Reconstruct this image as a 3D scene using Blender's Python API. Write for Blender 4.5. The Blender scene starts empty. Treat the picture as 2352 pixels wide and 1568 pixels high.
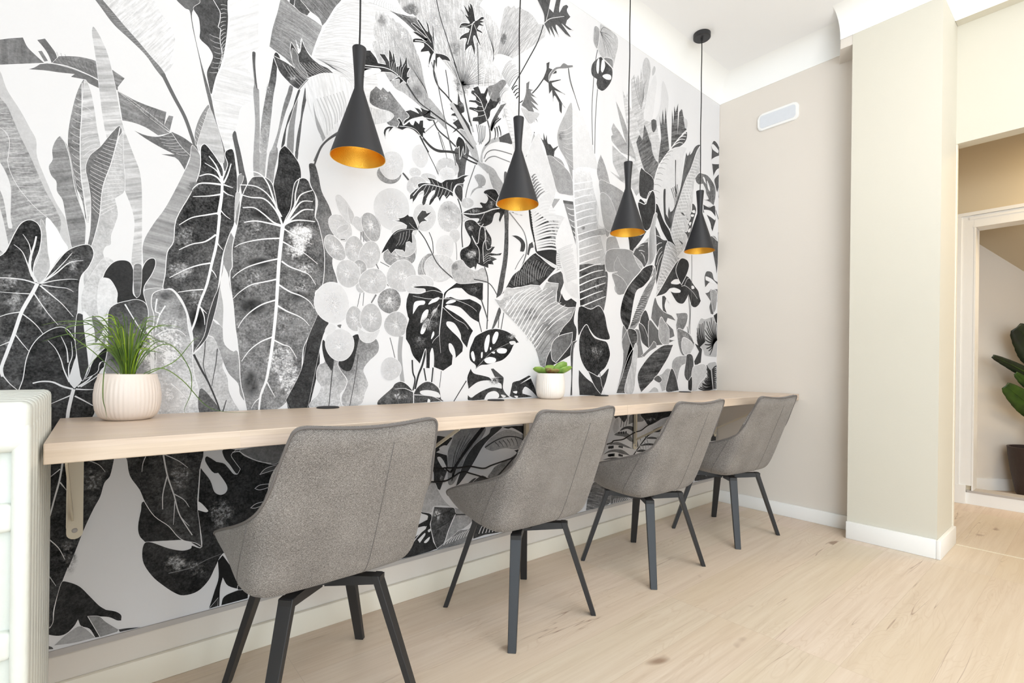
import bpy, bmesh, math, random
from mathutils import Vector, Matrix
random.seed(7)
C = bpy.context.scene.collection
scene = bpy.context.scene
R = math.radians

# ------------------------------------------------------------------ camera
cam_d = bpy.data.cameras.new('camera'); cam = bpy.data.objects.new('camera', cam_d); C.objects.link(cam)
cam_d.sensor_width = 36; cam_d.lens = 1144.94 / 2352 * 36
cam_d.shift_y = 57.08 / 2352; cam_d.clip_start = 0.05; cam_d.clip_end = 60
yaw, roll = R(39.793), R(0.680)
rt0 = Vector((math.cos(yaw), -math.sin(yaw), 0)); dn0 = Vector((0, 0, -1)); fw = Vector((math.sin(yaw), math.cos(yaw), 0))
rt = rt0 * math.cos(roll) - dn0 * math.sin(roll); dn = rt0 * math.sin(roll) + dn0 * math.cos(roll)
mw = Matrix((( rt.x, -dn.x, -fw.x, 0), (rt.y, -dn.y, -fw.y, -1.7206), (rt.z, -dn.z, -fw.z, 0.8954), (0, 0, 0, 1)))
cam.matrix_world = mw
scene.camera = cam

# ------------------------------------------------------------------ world, lights, exposure
w = bpy.data.worlds.new('world'); scene.world = w; w.use_nodes = True
bg = w.node_tree.nodes['Background']; bg.inputs[0].default_value = (0.85, 0.935, 1.0, 1); bg.inputs[1].default_value = 1.32

def area(name, loc, target, size, size_y, power, col):
    d = bpy.data.lights.new(name, 'AREA'); d.shape = 'RECTANGLE'; d.size = size; d.size_y = size_y
    d.energy = power; d.color = col
    o = bpy.data.objects.new(name, d); C.objects.link(o); o.location = loc
    o.rotation_euler = (Vector(target) - Vector(loc)).to_track_quat('-Z', 'Y').to_euler()
    return o
area('window_daylight', (-2.0, -3.5, 1.5), (2.5, -1.3, 1.0), 2.2, 1.8, 46, (0.66, 0.84, 1.0))
area('ceiling_fill_light', (1.3, -2.7, 1.9), (1.5, -2.5, 2.82), 0.8, 0.8, 20, (0.97, 0.98, 1.0))  # unseen upward fill, added only to brighten the ceiling
area('ceiling_lamp_light', (1.9, -1.9, 2.74), (1.9, -1.9, 0), 0.9, 0.9, 5, (1.0, 0.97, 0.93))
area('ceiling_lamp_light', (0.8, -2.8, 2.74), (1.6, -2.4, 0), 0.9, 0.9, 5, (1.0, 0.97, 0.93))
area('hall_lamp_light', (4.2, -2.0, 2.38), (4.3, -2.0, 0), 0.3, 0.3, 7, (1.0, 0.76, 0.42))
area('room_lamp_light', (5.0, -2.4, 2.2), (5.0, -2.2, 0), 0.4, 0.4, 9, (1.0, 0.88, 0.7))

scene.view_settings.view_transform = 'Standard'; scene.view_settings.look = 'None'
scene.view_settings.gamma = 1; scene.view_settings.use_curve_mapping = False
scene.view_settings.exposure = 0.82

# ------------------------------------------------------------------ materials
def srgb(r, g, b):
    f = lambda c: (c / 255 / 12.92) if c <= 10 else ((c / 255 + 0.055) / 1.055) ** 2.4
    return (f(r), f(g), f(b), 1)
class NT:
    def __init__(s, name):
        s.m = bpy.data.materials.new(name); s.m.use_nodes = True; s.t = s.m.node_tree; s.n = s.t.nodes
        s.b = s.n['Principled BSDF']; s.out = s.n['Material Output']
    def node(s, typ, **kw):
        n = s.n.new(typ)
        for k, v in kw.items():
            if k.startswith('i_'): n.inputs[k[2:].replace('_', ' ')].default_value = v
            elif k.startswith('n_'): n.inputs[int(k[2:])].default_value = v
            else: setattr(n, k, v)
        return n
    def link(s, a, b): s.t.links.new(a, b)
    def math(s, op, a, b=None, c=None, clamp=False):
        n = s.n.new('ShaderNodeMath'); n.operation = op; n.use_clamp = clamp
        for i, v in enumerate((a, b, c)):
            if v is None: continue
            if isinstance(v, (int, float)): n.inputs[i].default_value = v
            else: s.link(v, n.inputs[i])
        return n.outputs[0]
    def coord(s, kind='Object', scale=(1, 1, 1), rot=(0, 0, 0), loc=(0, 0, 0)):
        tc = s.n.new('ShaderNodeTexCoord'); mp = s.n.new('ShaderNodeMapping')
        mp.inputs['Scale'].default_value = scale; mp.inputs['Rotation'].default_value = rot; mp.inputs['Location'].default_value = loc
        s.link(tc.outputs[kind], mp.inputs[0]); return mp.outputs[0]
    def noise(s, vec, scale, detail=3, rough=0.5, dist=0):
        n = s.n.new('ShaderNodeTexNoise'); n.inputs['Scale'].default_value = scale; n.inputs['Detail'].default_value = detail
        n.inputs['Roughness'].default_value = rough; n.inputs['Distortion'].default_value = dist
        s.link(vec, n.inputs['Vector']); return n.outputs[0]
    def ramp(s, fac, stops, interp='LINEAR'):
        n = s.n.new('ShaderNodeValToRGB'); n.color_ramp.interpolation = interp
        e = n.color_ramp.elements
        while len(e) < len(stops): e.new(0.5)
        for el, (p, c) in zip(e, stops):
            el.position = p; el.color = c if isinstance(c, tuple) else (c, c, c, 1)
        s.link(fac, n.inputs[0]); return n.outputs[0]
    def mix(s, fac, a, b, blend='MIX'):
        n = s.n.new('ShaderNodeMix'); n.data_type = 'RGBA'; n.blend_type = blend
        for i, v in ((0, fac), (6, a), (7, b)):
            if isinstance(v, (int, float, tuple)): n.inputs[i].default_value = v
            else: s.link(v, n.inputs[i])
        return n.outputs[2]
    def bump(s, h, strength=0.3, dist=0.01):
        n = s.n.new('ShaderNodeBump'); n.inputs['Strength'].default_value = strength; n.inputs['Distance'].default_value = dist
        s.link(h, n.inputs['Height']); s.link(n.outputs[0], s.b.inputs['Normal'])

def simple(name, col, rough=0.5, metal=0, var=0.04, scale=8, bump=0, bscale=60, spec=0.5):
    m = NT(name); v = m.coord()
    f = m.noise(v, scale, 3)
    c2 = tuple(min(1, c * (1 - var)) for c in col[:3]) + (1,); c1 = tuple(min(1, c * (1 + var)) for c in col[:3]) + (1,)
    m.link(m.mix(f, c1, c2), m.b.inputs['Base Color'])
    m.b.inputs['Roughness'].default_value = rough; m.b.inputs['Metallic'].default_value = metal
    m.b.inputs['Specular IOR Level'].default_value = spec
    if bump: m.bump(m.noise(v, bscale, 4), bump, 0.004)
    return m.m

M = {}
M['beige'] = simple('beige_wall_paint', srgb(228, 220, 210), 0.75, var=0.015, scale=1.5, bump=0.08, bscale=90, spec=0.25)
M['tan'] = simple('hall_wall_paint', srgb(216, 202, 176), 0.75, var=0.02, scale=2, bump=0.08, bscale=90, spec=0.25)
M['creamwall'] = simple('pale_cream_wall_paint', srgb(218, 213, 199), 0.75, var=0.015, scale=1.5, bump=0.08, bscale=90, spec=0.25)
M['ceil'] = simple('ceiling_white_paint', srgb(249, 249, 248), 0.8, var=0.01, scale=1, spec=0.2)
M['cornice'] = simple('cornice_white_paint', srgb(252, 252, 249), 0.6, var=0.005, spec=0.3)
M['white'] = simple('white_lacquer', srgb(248, 247, 244), 0.35, var=0.01, bump=0.03, bscale=30)
M['cream'] = simple('cream_lacquer', srgb(238, 231, 215), 0.4, var=0.015, bump=0.03)
M['greytrim'] = simple('grey_paper_edge', srgb(186, 180, 175), 0.7, var=0.05, scale=30)
M['radiator'] = simple('thick_white_radiator_paint', srgb(228, 230, 222), 0.35, var=0.02, scale=12, bump=0.5, bscale=38)
M['blackmetal'] = simple('black_powder_coat', srgb(38, 38, 40), 0.42, var=0.08, scale=40, bump=0.05, bscale=300)
M['shade'] = simple('matt_black_lamp_lacquer', srgb(30, 30, 34), 0.5, var=0.04, scale=60, bump=0.05, bscale=400, spec=0.5)
M['cord'] = simple('black_textile_cord', srgb(36, 34, 34), 0.7, var=0.1, scale=200)
M['rubber'] = simple('black_rubber', srgb(24, 23, 24), 0.55)
M['bracket'] = simple('cream_bracket_enamel', srgb(225, 214, 192), 0.4, var=0.02)
M['pipe'] = simple('dark_grey_piping', srgb(112, 107, 104), 0.85, var=0.1, scale=300)
M['potblush'] = simple('blush_ceramic', srgb(238, 224, 213), 0.35, var=0.02, scale=20)
M['potwhite'] = simple('white_ceramic', srgb(246, 240, 232), 0.3, var=0.01, scale=20)
M['soil'] = simple('dark_soil', srgb(70, 52, 38), 0.95, var=0.4, scale=120, bump=0.6, bscale=200)
M['bulb'] = simple('opal_bulb_glass', srgb(250, 246, 235), 0.2, var=0)
M['diff'] = simple('grey_prismatic_diffuser', srgb(222, 225, 230), 0.3, var=0.03, scale=60, bump=0.2, bscale=250)
M['bulb'].node_tree.nodes['Principled BSDF'].inputs['Emission Color'].default_value = (1, 0.9, 0.72, 1)
M['bulb'].node_tree.nodes['Principled BSDF'].inputs['Emission Strength'].default_value = 1.5

def gold():
    m = NT('hammered_gold_leaf'); v = m.coord()
    n = m.node('ShaderNodeTexVoronoi'); n.inputs['Scale'].default_value = 430; m.link(v, n.inputs['Vector'])
    m.b.inputs['Base Color'].default_value = srgb(236, 184, 74); m.b.inputs['Metallic'].default_value = 1
    m.b.inputs['Roughness'].default_value = 0.34; m.bump(n.outputs['Distance'], 0.3, 0.0015); return m.m
M['gold'] = gold()

def fabric():
    m = NT('grey_woven_fabric')
    a = m.noise(m.coord(scale=(260, 260, 1500)), 1, 2); b = m.noise(m.coord(scale=(1500, 1500, 260)), 1, 2)
    c = m.noise(m.coord(), 420, 2, 0.7); l = m.noise(m.coord(), 9, 2)
    sepx = m.n.new('ShaderNodeSeparateXYZ'); m.link(m.coord(), sepx.inputs[0])
    ph = m.math('MULTIPLY', m.math('ADD', m.math('ADD', sepx.outputs[0], sepx.outputs[1]), m.math('MULTIPLY', sepx.outputs[2], 1.6)), 1500)
    tw = m.math('MULTIPLY', m.math('SINE', m.math('ADD', ph, m.math('MULTIPLY', c, 5.0))), 0.045)
    s = m.math('ADD', m.math('ADD', m.math('MULTIPLY', m.math('ADD', a, b), 0.36), m.math('MULTIPLY', c, 0.28)), tw)
    s2 = m.math('ADD', s, m.math('MULTIPLY', m.math('SUBTRACT', l, 0.5), 0.1))
    col = m.ramp(s2, [(0.36, srgb(77, 72, 69)), (0.5, srgb(133, 127, 122)), (0.64, srgb(188, 182, 176))])
    m.link(col, m.b.inputs['Base Color']); m.b.inputs['Roughness'].default_value = 0.92
    m.b.inputs['Specular IOR Level'].default_value = 0.15
    m.b.inputs['Sheen Weight'].default_value = 0.15
    m.bump(s, 0.5, 0.002); return m.m
M['fabric'] = fabric()

def floor_mat():
    m = NT('pale_oak_laminate')
    tc = m.n.new('ShaderNodeTexCoord')
    br = m.node('ShaderNodeTexBrick', offset=0.37, offset_frequency=1, squash=1)
    br.inputs['Color1'].default_value = (0, 0, 0, 1); br.inputs['Color2'].default_value = (1, 1, 1, 1); br.inputs['Mortar'].default_value = (0.5, 0.5, 0.5, 1)
    br.inputs['Scale'].default_value = 1; br.inputs['Mortar Size'].default_value = 0.0007; br.inputs['Brick Width'].default_value = 1.28
    br.inputs['Row Height'].default_value = 0.192; br.inputs['Bias'].default_value = 0; br.inputs['Mortar Smooth'].default_value = 0.1
    mp = m.n.new('ShaderNodeMapping'); mp.inputs['Location'].default_value = (0.35, 0.05, 0)
    m.link(tc.outputs['Object'], mp.inputs[0]); m.link(mp.outputs[0], br.inputs['Vector'])
    sep = m.n.new('ShaderNodeSeparateXYZ'); m.link(tc.outputs['Object'], sep.inputs[0])
    rnd = m.math('MULTIPLY', br.outputs['Color'], 37.0)
    def vec(sx, sy, off=0):
        c = m.n.new('ShaderNodeCombineXYZ')
        m.link(m.math('ADD', m.math('MULTIPLY', sep.outputs[0], sx), rnd), c.inputs[0])
        m.link(m.math('MULTIPLY', sep.outputs[1], sy), c.inputs[1]); m.link(m.math('ADD', rnd, off), c.inputs[2]); return c.outputs[0]
    grain = m.noise(vec(2.2, 55), 1, 5, 0.6, 0.4)
    rings = m.noise(vec(1.1, 9, 3), 1, 2.5, 0.5, 0.5)
    ringl = m.math('ABSOLUTE', m.math('SINE', m.math('MULTIPLY', rings, 95.0)))
    large = m.noise(vec(0.7, 2.2, 9), 1, 2)
    crack = m.noise(vec(0.55, 13, 5), 1, 3, 0.4, 0.1)
    crackm = m.noise(vec(2.0, 9, 7), 1, 2)
    knot = m.noise(vec(5, 9, 11), 1, 1.5, 0.5, 0.2)
    col = m.ramp(grain, [(0.25, srgb(198, 177, 159)), (0.5, srgb(220, 202, 186)), (0.75, srgb(234, 220, 206))])
    col = m.mix(m.ramp(large, [(0.3, 0.0), (0.7, 0.55)]), col, srgb(212, 194, 164))
    col = m.mix(m.math('MULTIPLY', br.outputs['Color'], 0.35), col, srgb(228, 216, 200))
    pr2 = m.math('FRACT', m.math('MULTIPLY', br.outputs['Color'], 7.3))
    col = m.mix(m.math('MULTIPLY', pr2, 0.30), col, srgb(222, 190, 170))
    col = m.mix(m.math('MULTIPLY', m.math('FRACT', m.math('MULTIPLY', br.outputs['Color'], 13.7)), 0.25), col, srgb(206, 196, 164))
    rf = m.math('MULTIPLY', m.ramp(ringl, [(0.0, 1.0), (0.5, 0.0)]), m.ramp(crackm, [(0.45, 0.03), (0.66, 0.24)]))
    col = m.mix(rf, col, srgb(178, 146, 112))
    line = m.ramp(m.math('ABSOLUTE', m.math('SUBTRACT', crack, 0.5)), [(0.0, 1.0), (0.0045, 0.0)])
    cf = m.math('MULTIPLY', line, m.ramp(crackm, [(0.50, 0.0), (0.62, 0.7)]))
    col = m.mix(cf, col, srgb(134, 100, 78))
    col = m.mix(m.ramp(knot, [(0.74, 0.0), (0.80, 0.7)]), col, srgb(128, 94, 70))
    col = m.mix(m.math('MULTIPLY', br.outputs['Fac'], 0.28), col, srgb(150, 120, 94))
    m.link(col, m.b.inputs['Base Color']); m.b.inputs['Roughness'].default_value = 0.42
    m.b.inputs['Specular IOR Level'].default_value = 0.35
    m.bump(grain, 0.06, 0.002); return m.m
M['floor'] = floor_mat()

def block_wood():
    m = NT('butcher_block_beech')
    tc = m.n.new('ShaderNodeTexCoord')
    br = m.node('ShaderNodeTexBrick', offset=0.43, offset_frequency=1, squash=1)
    br.inputs['Color1'].default_value = (0, 0, 0, 1); br.inputs['Color2'].default_value = (1, 1, 1, 1); br.inputs['Mortar'].default_value = (0.4, 0.4, 0.4, 1)
    br.inputs['Scale'].default_value = 1; br.inputs['Mortar Size'].default_value = 0.0004; br.inputs['Brick Width'].default_value = 0.42; br.inputs['Row Height'].default_value = 0.043
    sep = m.n.new('ShaderNodeSeparateXYZ'); m.link(tc.outputs['Object'], sep.inputs[0])
    c0 = m.n.new('ShaderNodeCombineXYZ'); m.link(sep.outputs[0], c0.inputs[0]); m.link(m.math('ADD', sep.outputs[1], sep.outputs[2]), c0.inputs[1])
    m.link(c0.outputs[0], br.inputs['Vector'])
    rnd = m.math('MULTIPLY', br.outputs['Color'], 21.0)
    c = m.n.new('ShaderNodeCombineXYZ'); m.link(m.math('ADD', m.math('MULTIPLY', sep.outputs[0], 5), rnd), c.inputs[0])
    m.link(m.math('MULTIPLY', m.math('ADD', sep.outputs[1], sep.outputs[2]), 110), c.inputs[1]); m.link(rnd, c.inputs[2])
    g = m.noise(c.outputs[0], 1, 4, 0.6, 0.3)
    col = m.ramp(g, [(0.25, srgb(194, 172, 154)), (0.55, srgb(213, 193, 176)), (0.8, srgb(226, 208, 192))])
    col = m.mix(m.math('MULTIPLY', br.outputs['Color'], 0.4), col, srgb(220, 200, 172))
    m.link(col, m.b.inputs['Base Color']); m.b.inputs['Roughness'].default_value = 0.38; m.bump(g, 0.04, 0.002); return m.m
M['desk'] = block_wood()

def leafmat(name, c1, c2, rough=0.4, scale=14):
    m = NT(name); v = m.coord(); f = m.noise(v, scale, 3)
    m.link(m.mix(m.ramp(f, [(0.35, 0.0), (0.65, 1.0)]), c1, c2), m.b.inputs['Base Color']); m.b.inputs['Roughness'].default_value = rough; return m.m
M['grass'] = leafmat('grass_green', srgb(112, 138, 52), srgb(72, 100, 40))
M['grasslite'] = leafmat('young_grass_green', srgb(168, 192, 52), srgb(128, 160, 40))
M['succ'] = leafmat('succulent_green', srgb(150, 182, 84), srgb(112, 150, 62), 0.4, 30)
M['succred'] = leafmat('succulent_blush', srgb(150, 96, 70), srgb(150, 160, 84), 0.4, 40)
M['dleaf'] = leafmat('dark_plant_leaf', srgb(26, 44, 24), srgb(18, 30, 20), 0.45)
M['mleaf'] = leafmat('mid_plant_leaf', srgb(52, 84, 20), srgb(28, 54, 16), 0.45)
M['darkpot'] = simple('dark_brown_ribbed_pot', srgb(58, 46, 44), 0.6, var=0.15, scale=30, bump=0.5, bscale=60)

def mural_mat():
    m = NT('printed_mural_paper')
    at = m.node('ShaderNodeAttribute', attribute_name='ink'); sp = m.n.new('ShaderNodeSeparateColor'); m.link(at.outputs['Color'], sp.inputs[0])
    tone, na, sa, al = sp.outputs[0], sp.outputs[1], sp.outputs[2], at.outputs['Alpha']
    v = m.coord()
    blotch = m.noise(v, 7, 4, 0.6); speck = m.noise(v, 170, 3, 0.75); mid = m.noise(v, 34, 5, 0.7)
    f = m.math('ADD', m.math('MULTIPLY', m.math('SUBTRACT', blotch, 0.5), 1.5), m.math('ADD', m.math('MULTIPLY', m.math('SUBTRACT', mid, 0.5), 1.7), m.math('MULTIPLY', m.math('SUBTRACT', speck, 0.5), 1.9)))
    uv = m.node('ShaderNodeUVMap', uv_map='strokes')
    st = m.noise(uv.outputs[0], 1, 3, 0.65)
    val = m.math('ADD', m.math('ADD', tone, m.math('MULTIPLY', f, m.math('MULTIPLY', na, 0.55))), m.math('MULTIPLY', m.math('SUBTRACT', st, 0.5), m.math('MULTIPLY', sa, 1.5)), clamp=True)
    val = m.math('MAXIMUM', val, 0.07)
    lin = m.math('MULTIPLY', m.math('POWER', val, 2.2), 0.87)
    cc = m.n.new('ShaderNodeCombineColor')
    m.link(lin, cc.inputs[0]); m.link(m.math('MULTIPLY', lin, 0.985), cc.inputs[1]); m.link(m.math('MULTIPLY', lin, 0.995), cc.inputs[2])
    m.link(cc.outputs[0], m.b.inputs['Base Color']); m.b.inputs['Roughness'].default_value = 0.85; m.b.inputs['Specular IOR Level'].default_value = 0.15
    tr = m.n.new('ShaderNodeBsdfTransparent'); mx = m.n.new('ShaderNodeMixShader')
    nz = m.math('ADD', m.math('MULTIPLY', mid, 0.6), m.math('MULTIPLY', speck, 0.4))
    soft = m.math('MULTIPLY', m.math('MULTIPLY', al, 2.5, clamp=True), m.math('MULTIPLY', m.math('ADD', m.math('SUBTRACT', m.math('MULTIPLY', al, 1.1), 0.45), m.math('MULTIPLY', m.math('SUBTRACT', nz, 0.42), 4.0)), 1.3, clamp=True))
    opaque = m.math('GREATER_THAN', al, 0.999)
    m.link(m.math('MAXIMUM', opaque, soft), mx.inputs[0]); m.link(tr.outputs[0], mx.inputs[1]); m.link(m.b.outputs[0], mx.inputs[2]); m.link(mx.outputs[0], m.out.inputs[0])
    return m.m
M['mural'] = mural_mat()

# ------------------------------------------------------------------ helpers
def setmat(o, m):
    o.data.materials.append(M[m] if isinstance(m, str) else m)
def obj(name, bm, m, parent=None, smooth=False, autosm=None):
    me = bpy.data.meshes.new(name); bmesh.ops.recalc_face_normals(bm, faces=bm.faces); bm.to_mesh(me); bm.free()
    o = bpy.data.objects.new(name, me); C.objects.link(o); setmat(o, m)
    if smooth:
        for p in me.polygons: p.use_smooth = True
        if autosm is not None:
            me.set_sharp_from_angle(angle=R(autosm))
    if parent: o.parent = parent
    return o
def thing(name, label, cat, loc=(0, 0, 0), rz=0, group=None):
    o = bpy.data.objects.new(name, None); C.objects.link(o); o.location = loc; o.rotation_euler = (0, 0, rz)
    o.empty_display_size = 0.05; o['label'] = label; o['category'] = cat
    if group: o['group'] = group
    return o
def tag(o, label, cat, group=None):
    o['label'] = label; o['category'] = cat
    if group: o['group'] = group
    return o
def struct(o): o['kind'] = 'structure'; return o
def box(bm, x0, x1, y0, y1, z0, z1, bev=0, seg=2):
    r = bmesh.ops.create_cube(bm, size=1)
    for v in r['verts']:
        v.co = Vector(((x0 + x1) / 2 + v.co.x * (x1 - x0), (y0 + y1) / 2 + v.co.y * (y1 - y0), (z0 + z1) / 2 + v.co.z * (z1 - z0)))
    if bev:
        es = list({e for v in r['verts'] for e in v.link_edges})
        bmesh.ops.bevel(bm, geom=es, offset=bev, segments=seg, affect='EDGES', profile=0.5)
    return bm
def newbox(*a, **k): return box(bmesh.new(), *a, **k)
def lathe(bm, prof, n=48, cx=0, cy=0, cz=0, fl=None, closed=False):
    rings = []
    for (r, z) in prof:
        ring = []
        for i in range(n):
            a = 2 * math.pi * i / n; rr = r * (1 + (fl(a, r, z) if fl else 0))
            ring.append(bm.verts.new((cx + rr * math.cos(a), cy + rr * math.sin(a), cz + z)))
        rings.append(ring)
    for a, b in zip(rings, rings[1:]):
        for i in range(n): bm.faces.new((a[i], a[(i + 1) % n], b[(i + 1) % n], b[i]))
    return rings
def cap(bm, ring): bm.faces.new(ring)
def tube(bm, pts, r, n=8, r1=None, closed=False):
    pts = [Vector(p) for p in pts]; rings = []; N = len(pts)
    up = Vector((0.13, 0.31, 0.94)).normalized()
    for i, p in enumerate(pts):
        if closed: t = pts[(i + 1) % N] - pts[i - 1]
        else: t = pts[min(i + 1, N - 1)] - pts[max(i - 1, 0)]
        t.normalize(); a = t.cross(up)
        if a.length < 0.1: a = t.cross(Vector((1, 0, 0)))
        a.normalize(); b = t.cross(a)
        rr = r if r1 is None else r + (r1 - r) * i / (N - 1)
        rings.append([bm.verts.new(p + a * (rr * math.cos(2 * math.pi * k / n)) + b * (rr * math.sin(2 * math.pi * k / n))) for k in range(n)])
    pr = list(zip(rings, rings[1:])) + ([(rings[-1], rings[0])] if closed else [])
    for a, b in pr:
        for k in range(n): bm.faces.new((a[k], a[(k + 1) % n], b[(k + 1) % n], b[k]))
    if not closed:
        cap(bm, rings[0]); cap(bm, rings[-1])
def prism(bm, pts, axis, a, b):
    """polygon pts (2D) extruded along axis between a and b"""
    def mk(p, t):
        if axis == 'x': return (t, p[0], p[1])
        if axis == 'y': return (p[0], t, p[1])
        return (p[0], p[1], t)
    A = [bm.verts.new(mk(p, a)) for p in pts]; B = [bm.verts.new(mk(p, b)) for p in pts]
    bm.faces.new(A); bm.faces.new(B[::-1]); n = len(pts)
    for i in range(n): bm.faces.new((A[i], A[(i + 1) % n], B[(i + 1) % n], B[i]))
def cr(pts, sub=6, closed=False):
    pts = [Vector(p) for p in pts]; N = len(pts); out = []
    rng = range(N) if closed else range(N - 1)
    for i in rng:
        p0 = pts[i - 1] if (closed or i > 0) else pts[0]; p1 = pts[i]; p2 = pts[(i + 1) % N]
        p3 = pts[(i + 2) % N] if (closed or i + 2 < N) else p2
        for s in range(sub):
            t = s / sub
            out.append(0.5 * ((2 * p1) + (p2 - p0) * t + (2 * p0 - 5 * p1 + 4 * p2 - p3) * t * t + (3 * p1 - p0 - 3 * p2 + p3) * t ** 3))
    if not closed: out.append(pts[-1])
    return out

# ------------------------------------------------------------------ room shell
XE = 3.252; CZ = 2.82; XC = 3.10
struct(obj('floor', newbox(-2.2, 6.6, -4.8, 0.12, -0.1, 0.0), 'floor'))
struct(obj('ceiling', newbox(-2.2, 3.46, -4.8, 0.12, CZ, CZ + 0.1), 'ceil'))
struct(obj('wall_left', newbox(-2.2, XE + 0.3, 0.0, 0.12, 0, CZ + 0.05), 'beige'))
struct(obj('wall_far', newbox(XE, XE + 0.15, -1.0, 0.0, 0, CZ + 0.02), 'beige'))
struct(obj('wall_column', newbox(XC, 3.45, -1.195, -0.822, 0, 2.75), 'creamwall'))
b = bmesh.new(); prism(b, [(XE, -0.715), (XC + 0.002, -0.765), (XC + 0.002, -0.83), (XE, -0.83)], 'z', 2.645, 2.6965)
struct(obj('trim_1', b, 'beige'))
struct(obj('wall_left_blocker', newbox(-1.72, -1.6, -2.9, 0.0, 0, CZ), 'beige'))  # out of view, added to cut the light on the mural's left end
struct(obj('wall_back_blocker', newbox(1.9, 3.53, -4.7, -4.6, 0, CZ), 'beige'))  # unseen partial wall, added to darken the column's side face
# lintel wall over the passage, with the shallow beam above it
struct(obj('wall_lintel', newbox(3.445, 3.53, -3.6, -1.195, 2.085, CZ), 'creamwall'))
b = newbox(3.375, 3.445, -3.6, -1.196, 2.70, CZ); struct(obj('trim_2', b, 'creamwall'))
struct(obj('trim_3', newbox(3.45, 3.475, -1.2, -1.186, 0.0, 2.085), 'cream'))

def cornice(name, p0, p1, inn, r=0.125, z0=2.695):
    """concave quarter-round cove between wall and ceiling; inn = direction into the room"""
    bm = bmesh.new(); prof = [(0, z0 - 0), (0.003, z0)]
    for i in range(13):
        a = math.pi / 2 * i / 12
        prof.append((0.003 + r * (1 - math.cos(a)), z0 + 0.006 + (CZ - z0 - 0.006) * math.sin(a)))
    prof.append((0, CZ))
    p0 = Vector(p0); p1 = Vector(p1); inn = Vector(inn)
    A = [bm.verts.new((p0.x + inn.x * d, p0.y + inn.y * d, z)) for d, z in prof]
    Bv = [bm.verts.new((p1.x + inn.x * d, p1.y + inn.y * d, z)) for d, z in prof]
    n = len(prof); bm.faces.new(A); bm.faces.new(Bv[::-1])
    for i in range(n): bm.faces.new((A[i], A[(i + 1) % n], Bv[(i + 1) % n], Bv[i]))
    return struct(obj(name, bm, 'cornice', smooth=True, autosm=40))
cornice('trim_4', (-2.2, 0), (XE, 0), (0, -1))
cornice('trim_5', (XE, 0), (XE, -0.76), (-1, 0))
cornice('trim_6', (XC, -0.765), (XC, -1.195), (-1, 0))
cornice('trim_7', (XC - 0.1, -1.195), (3.375, -1.195), (0, -1), r=0.1)
cornice('trim_8', (3.375, -1.195), (3.375, -3.6), (-1, 0))

def skirt(name, x0, x1, y0, y1, z1=0.078, m='white'):
    return struct(obj(name, newbox(x0, x1, y0, y1, 0.0, z1, bev=0.003), m, smooth=True, autosm=40))
skirt('baseboard_left', -2.2, XE, -0.016, 0.0, 0.074, 'cream')
skirt('baseboard_far', XE - 0.016, XE, -0.83, -0.016)
skirt('baseboard_column', XC - 0.02, XC, -1.195, -0.822, 0.09)
skirt('baseboard_column_side', XC - 0.02, 3.45, -1.213, -1.195, 0.09)
struct(obj('trim_9', newbox(-2.2, XE - 0.001, -0.007, 0.0, 0.143, 0.158), 'greytrim'))
struct(obj('trim_10', newbox(3.425, 3.432, -3.6, -1.215, 0.0, 0.003), 'bracket'))

# hall beyond the column
XH = 4.56
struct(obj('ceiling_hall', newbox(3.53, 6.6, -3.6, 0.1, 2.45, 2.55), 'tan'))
b = bmesh.new(); box(b, XH, XH + 0.12, -1.12, 0.12, 0, 2.5); box(b, XH, XH + 0.12, -3.6, -1.12, 1.885, 2.5); box(b, XH, XH + 0.12, -3.6, -2.0, 0, 1.885)
struct(obj('wall_hall', b, 'tan'))
struct(obj('wall_hall_unseen_right', newbox(3.53, 6.6, -3.7, -3.6, 0, 2.55), 'tan'))  # unseen, added to keep world light from spilling into the hall
struct(obj('wall_hall_unseen_back', newbox(6.6, 6.7, -3.6, 0.1, 0, 2.55), 'tan'))  # also unseen, added to close the hall against outside light
struct(obj('wall_hall_left', newbox(3.47, 6.6, 0.1, 0.2, 0, 2.55), 'tan'))
struct(obj('wall_passage', newbox(3.40, 3.47, -1.0, 0.0, 0, 2.5), 'tan'))
# door frame: casing, stepped moulding, plinth, sill
b = bmesh.new()
box(b, XH - 0.018, XH, -1.1245, -1.0605, 0.1251, 1.952); box(b, XH - 0.026, XH, -1.060, -1.040, 0.1252, 1.9525)
box(b, XH - 0.017, XH, -2.08, -1.125, 1.8855, 1.9515); box(b, XH - 0.027, XH, -2.08, -1.039, 1.953, 1.975); box(b, XH - 0.021, XH, -2.079, -1.1, 1.925, 1.94)
box(b, XH - 0.0195, XH + 0.12, -1.1345, -1.125, 0.0945, 1.869); box(b, XH - 0.020, XH + 0.119, -1.999, -1.121, 1.870, 1.885)
box(b, XH - 0.0185, XH, -2.081, -2.0, 0.0005, 1.869)
struct(obj('door_1', b, 'white'))
struct(obj('trim_11', newbox(XH - 0.032, XH, -1.098, -1.034, 0.0, 0.125, bev=0.002), 'white'))
b = newbox(XH - 0.012, XH + 0.12, -2.0, -1.097, 0, 0.078); struct(obj('trim_12', b, 'white'))
struct(obj('trim_13', newbox(XH - 0.016, XH + 0.10, -2.0, -1.1, 0.078, 0.094, bev=0.003), 'greytrim'))
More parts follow.
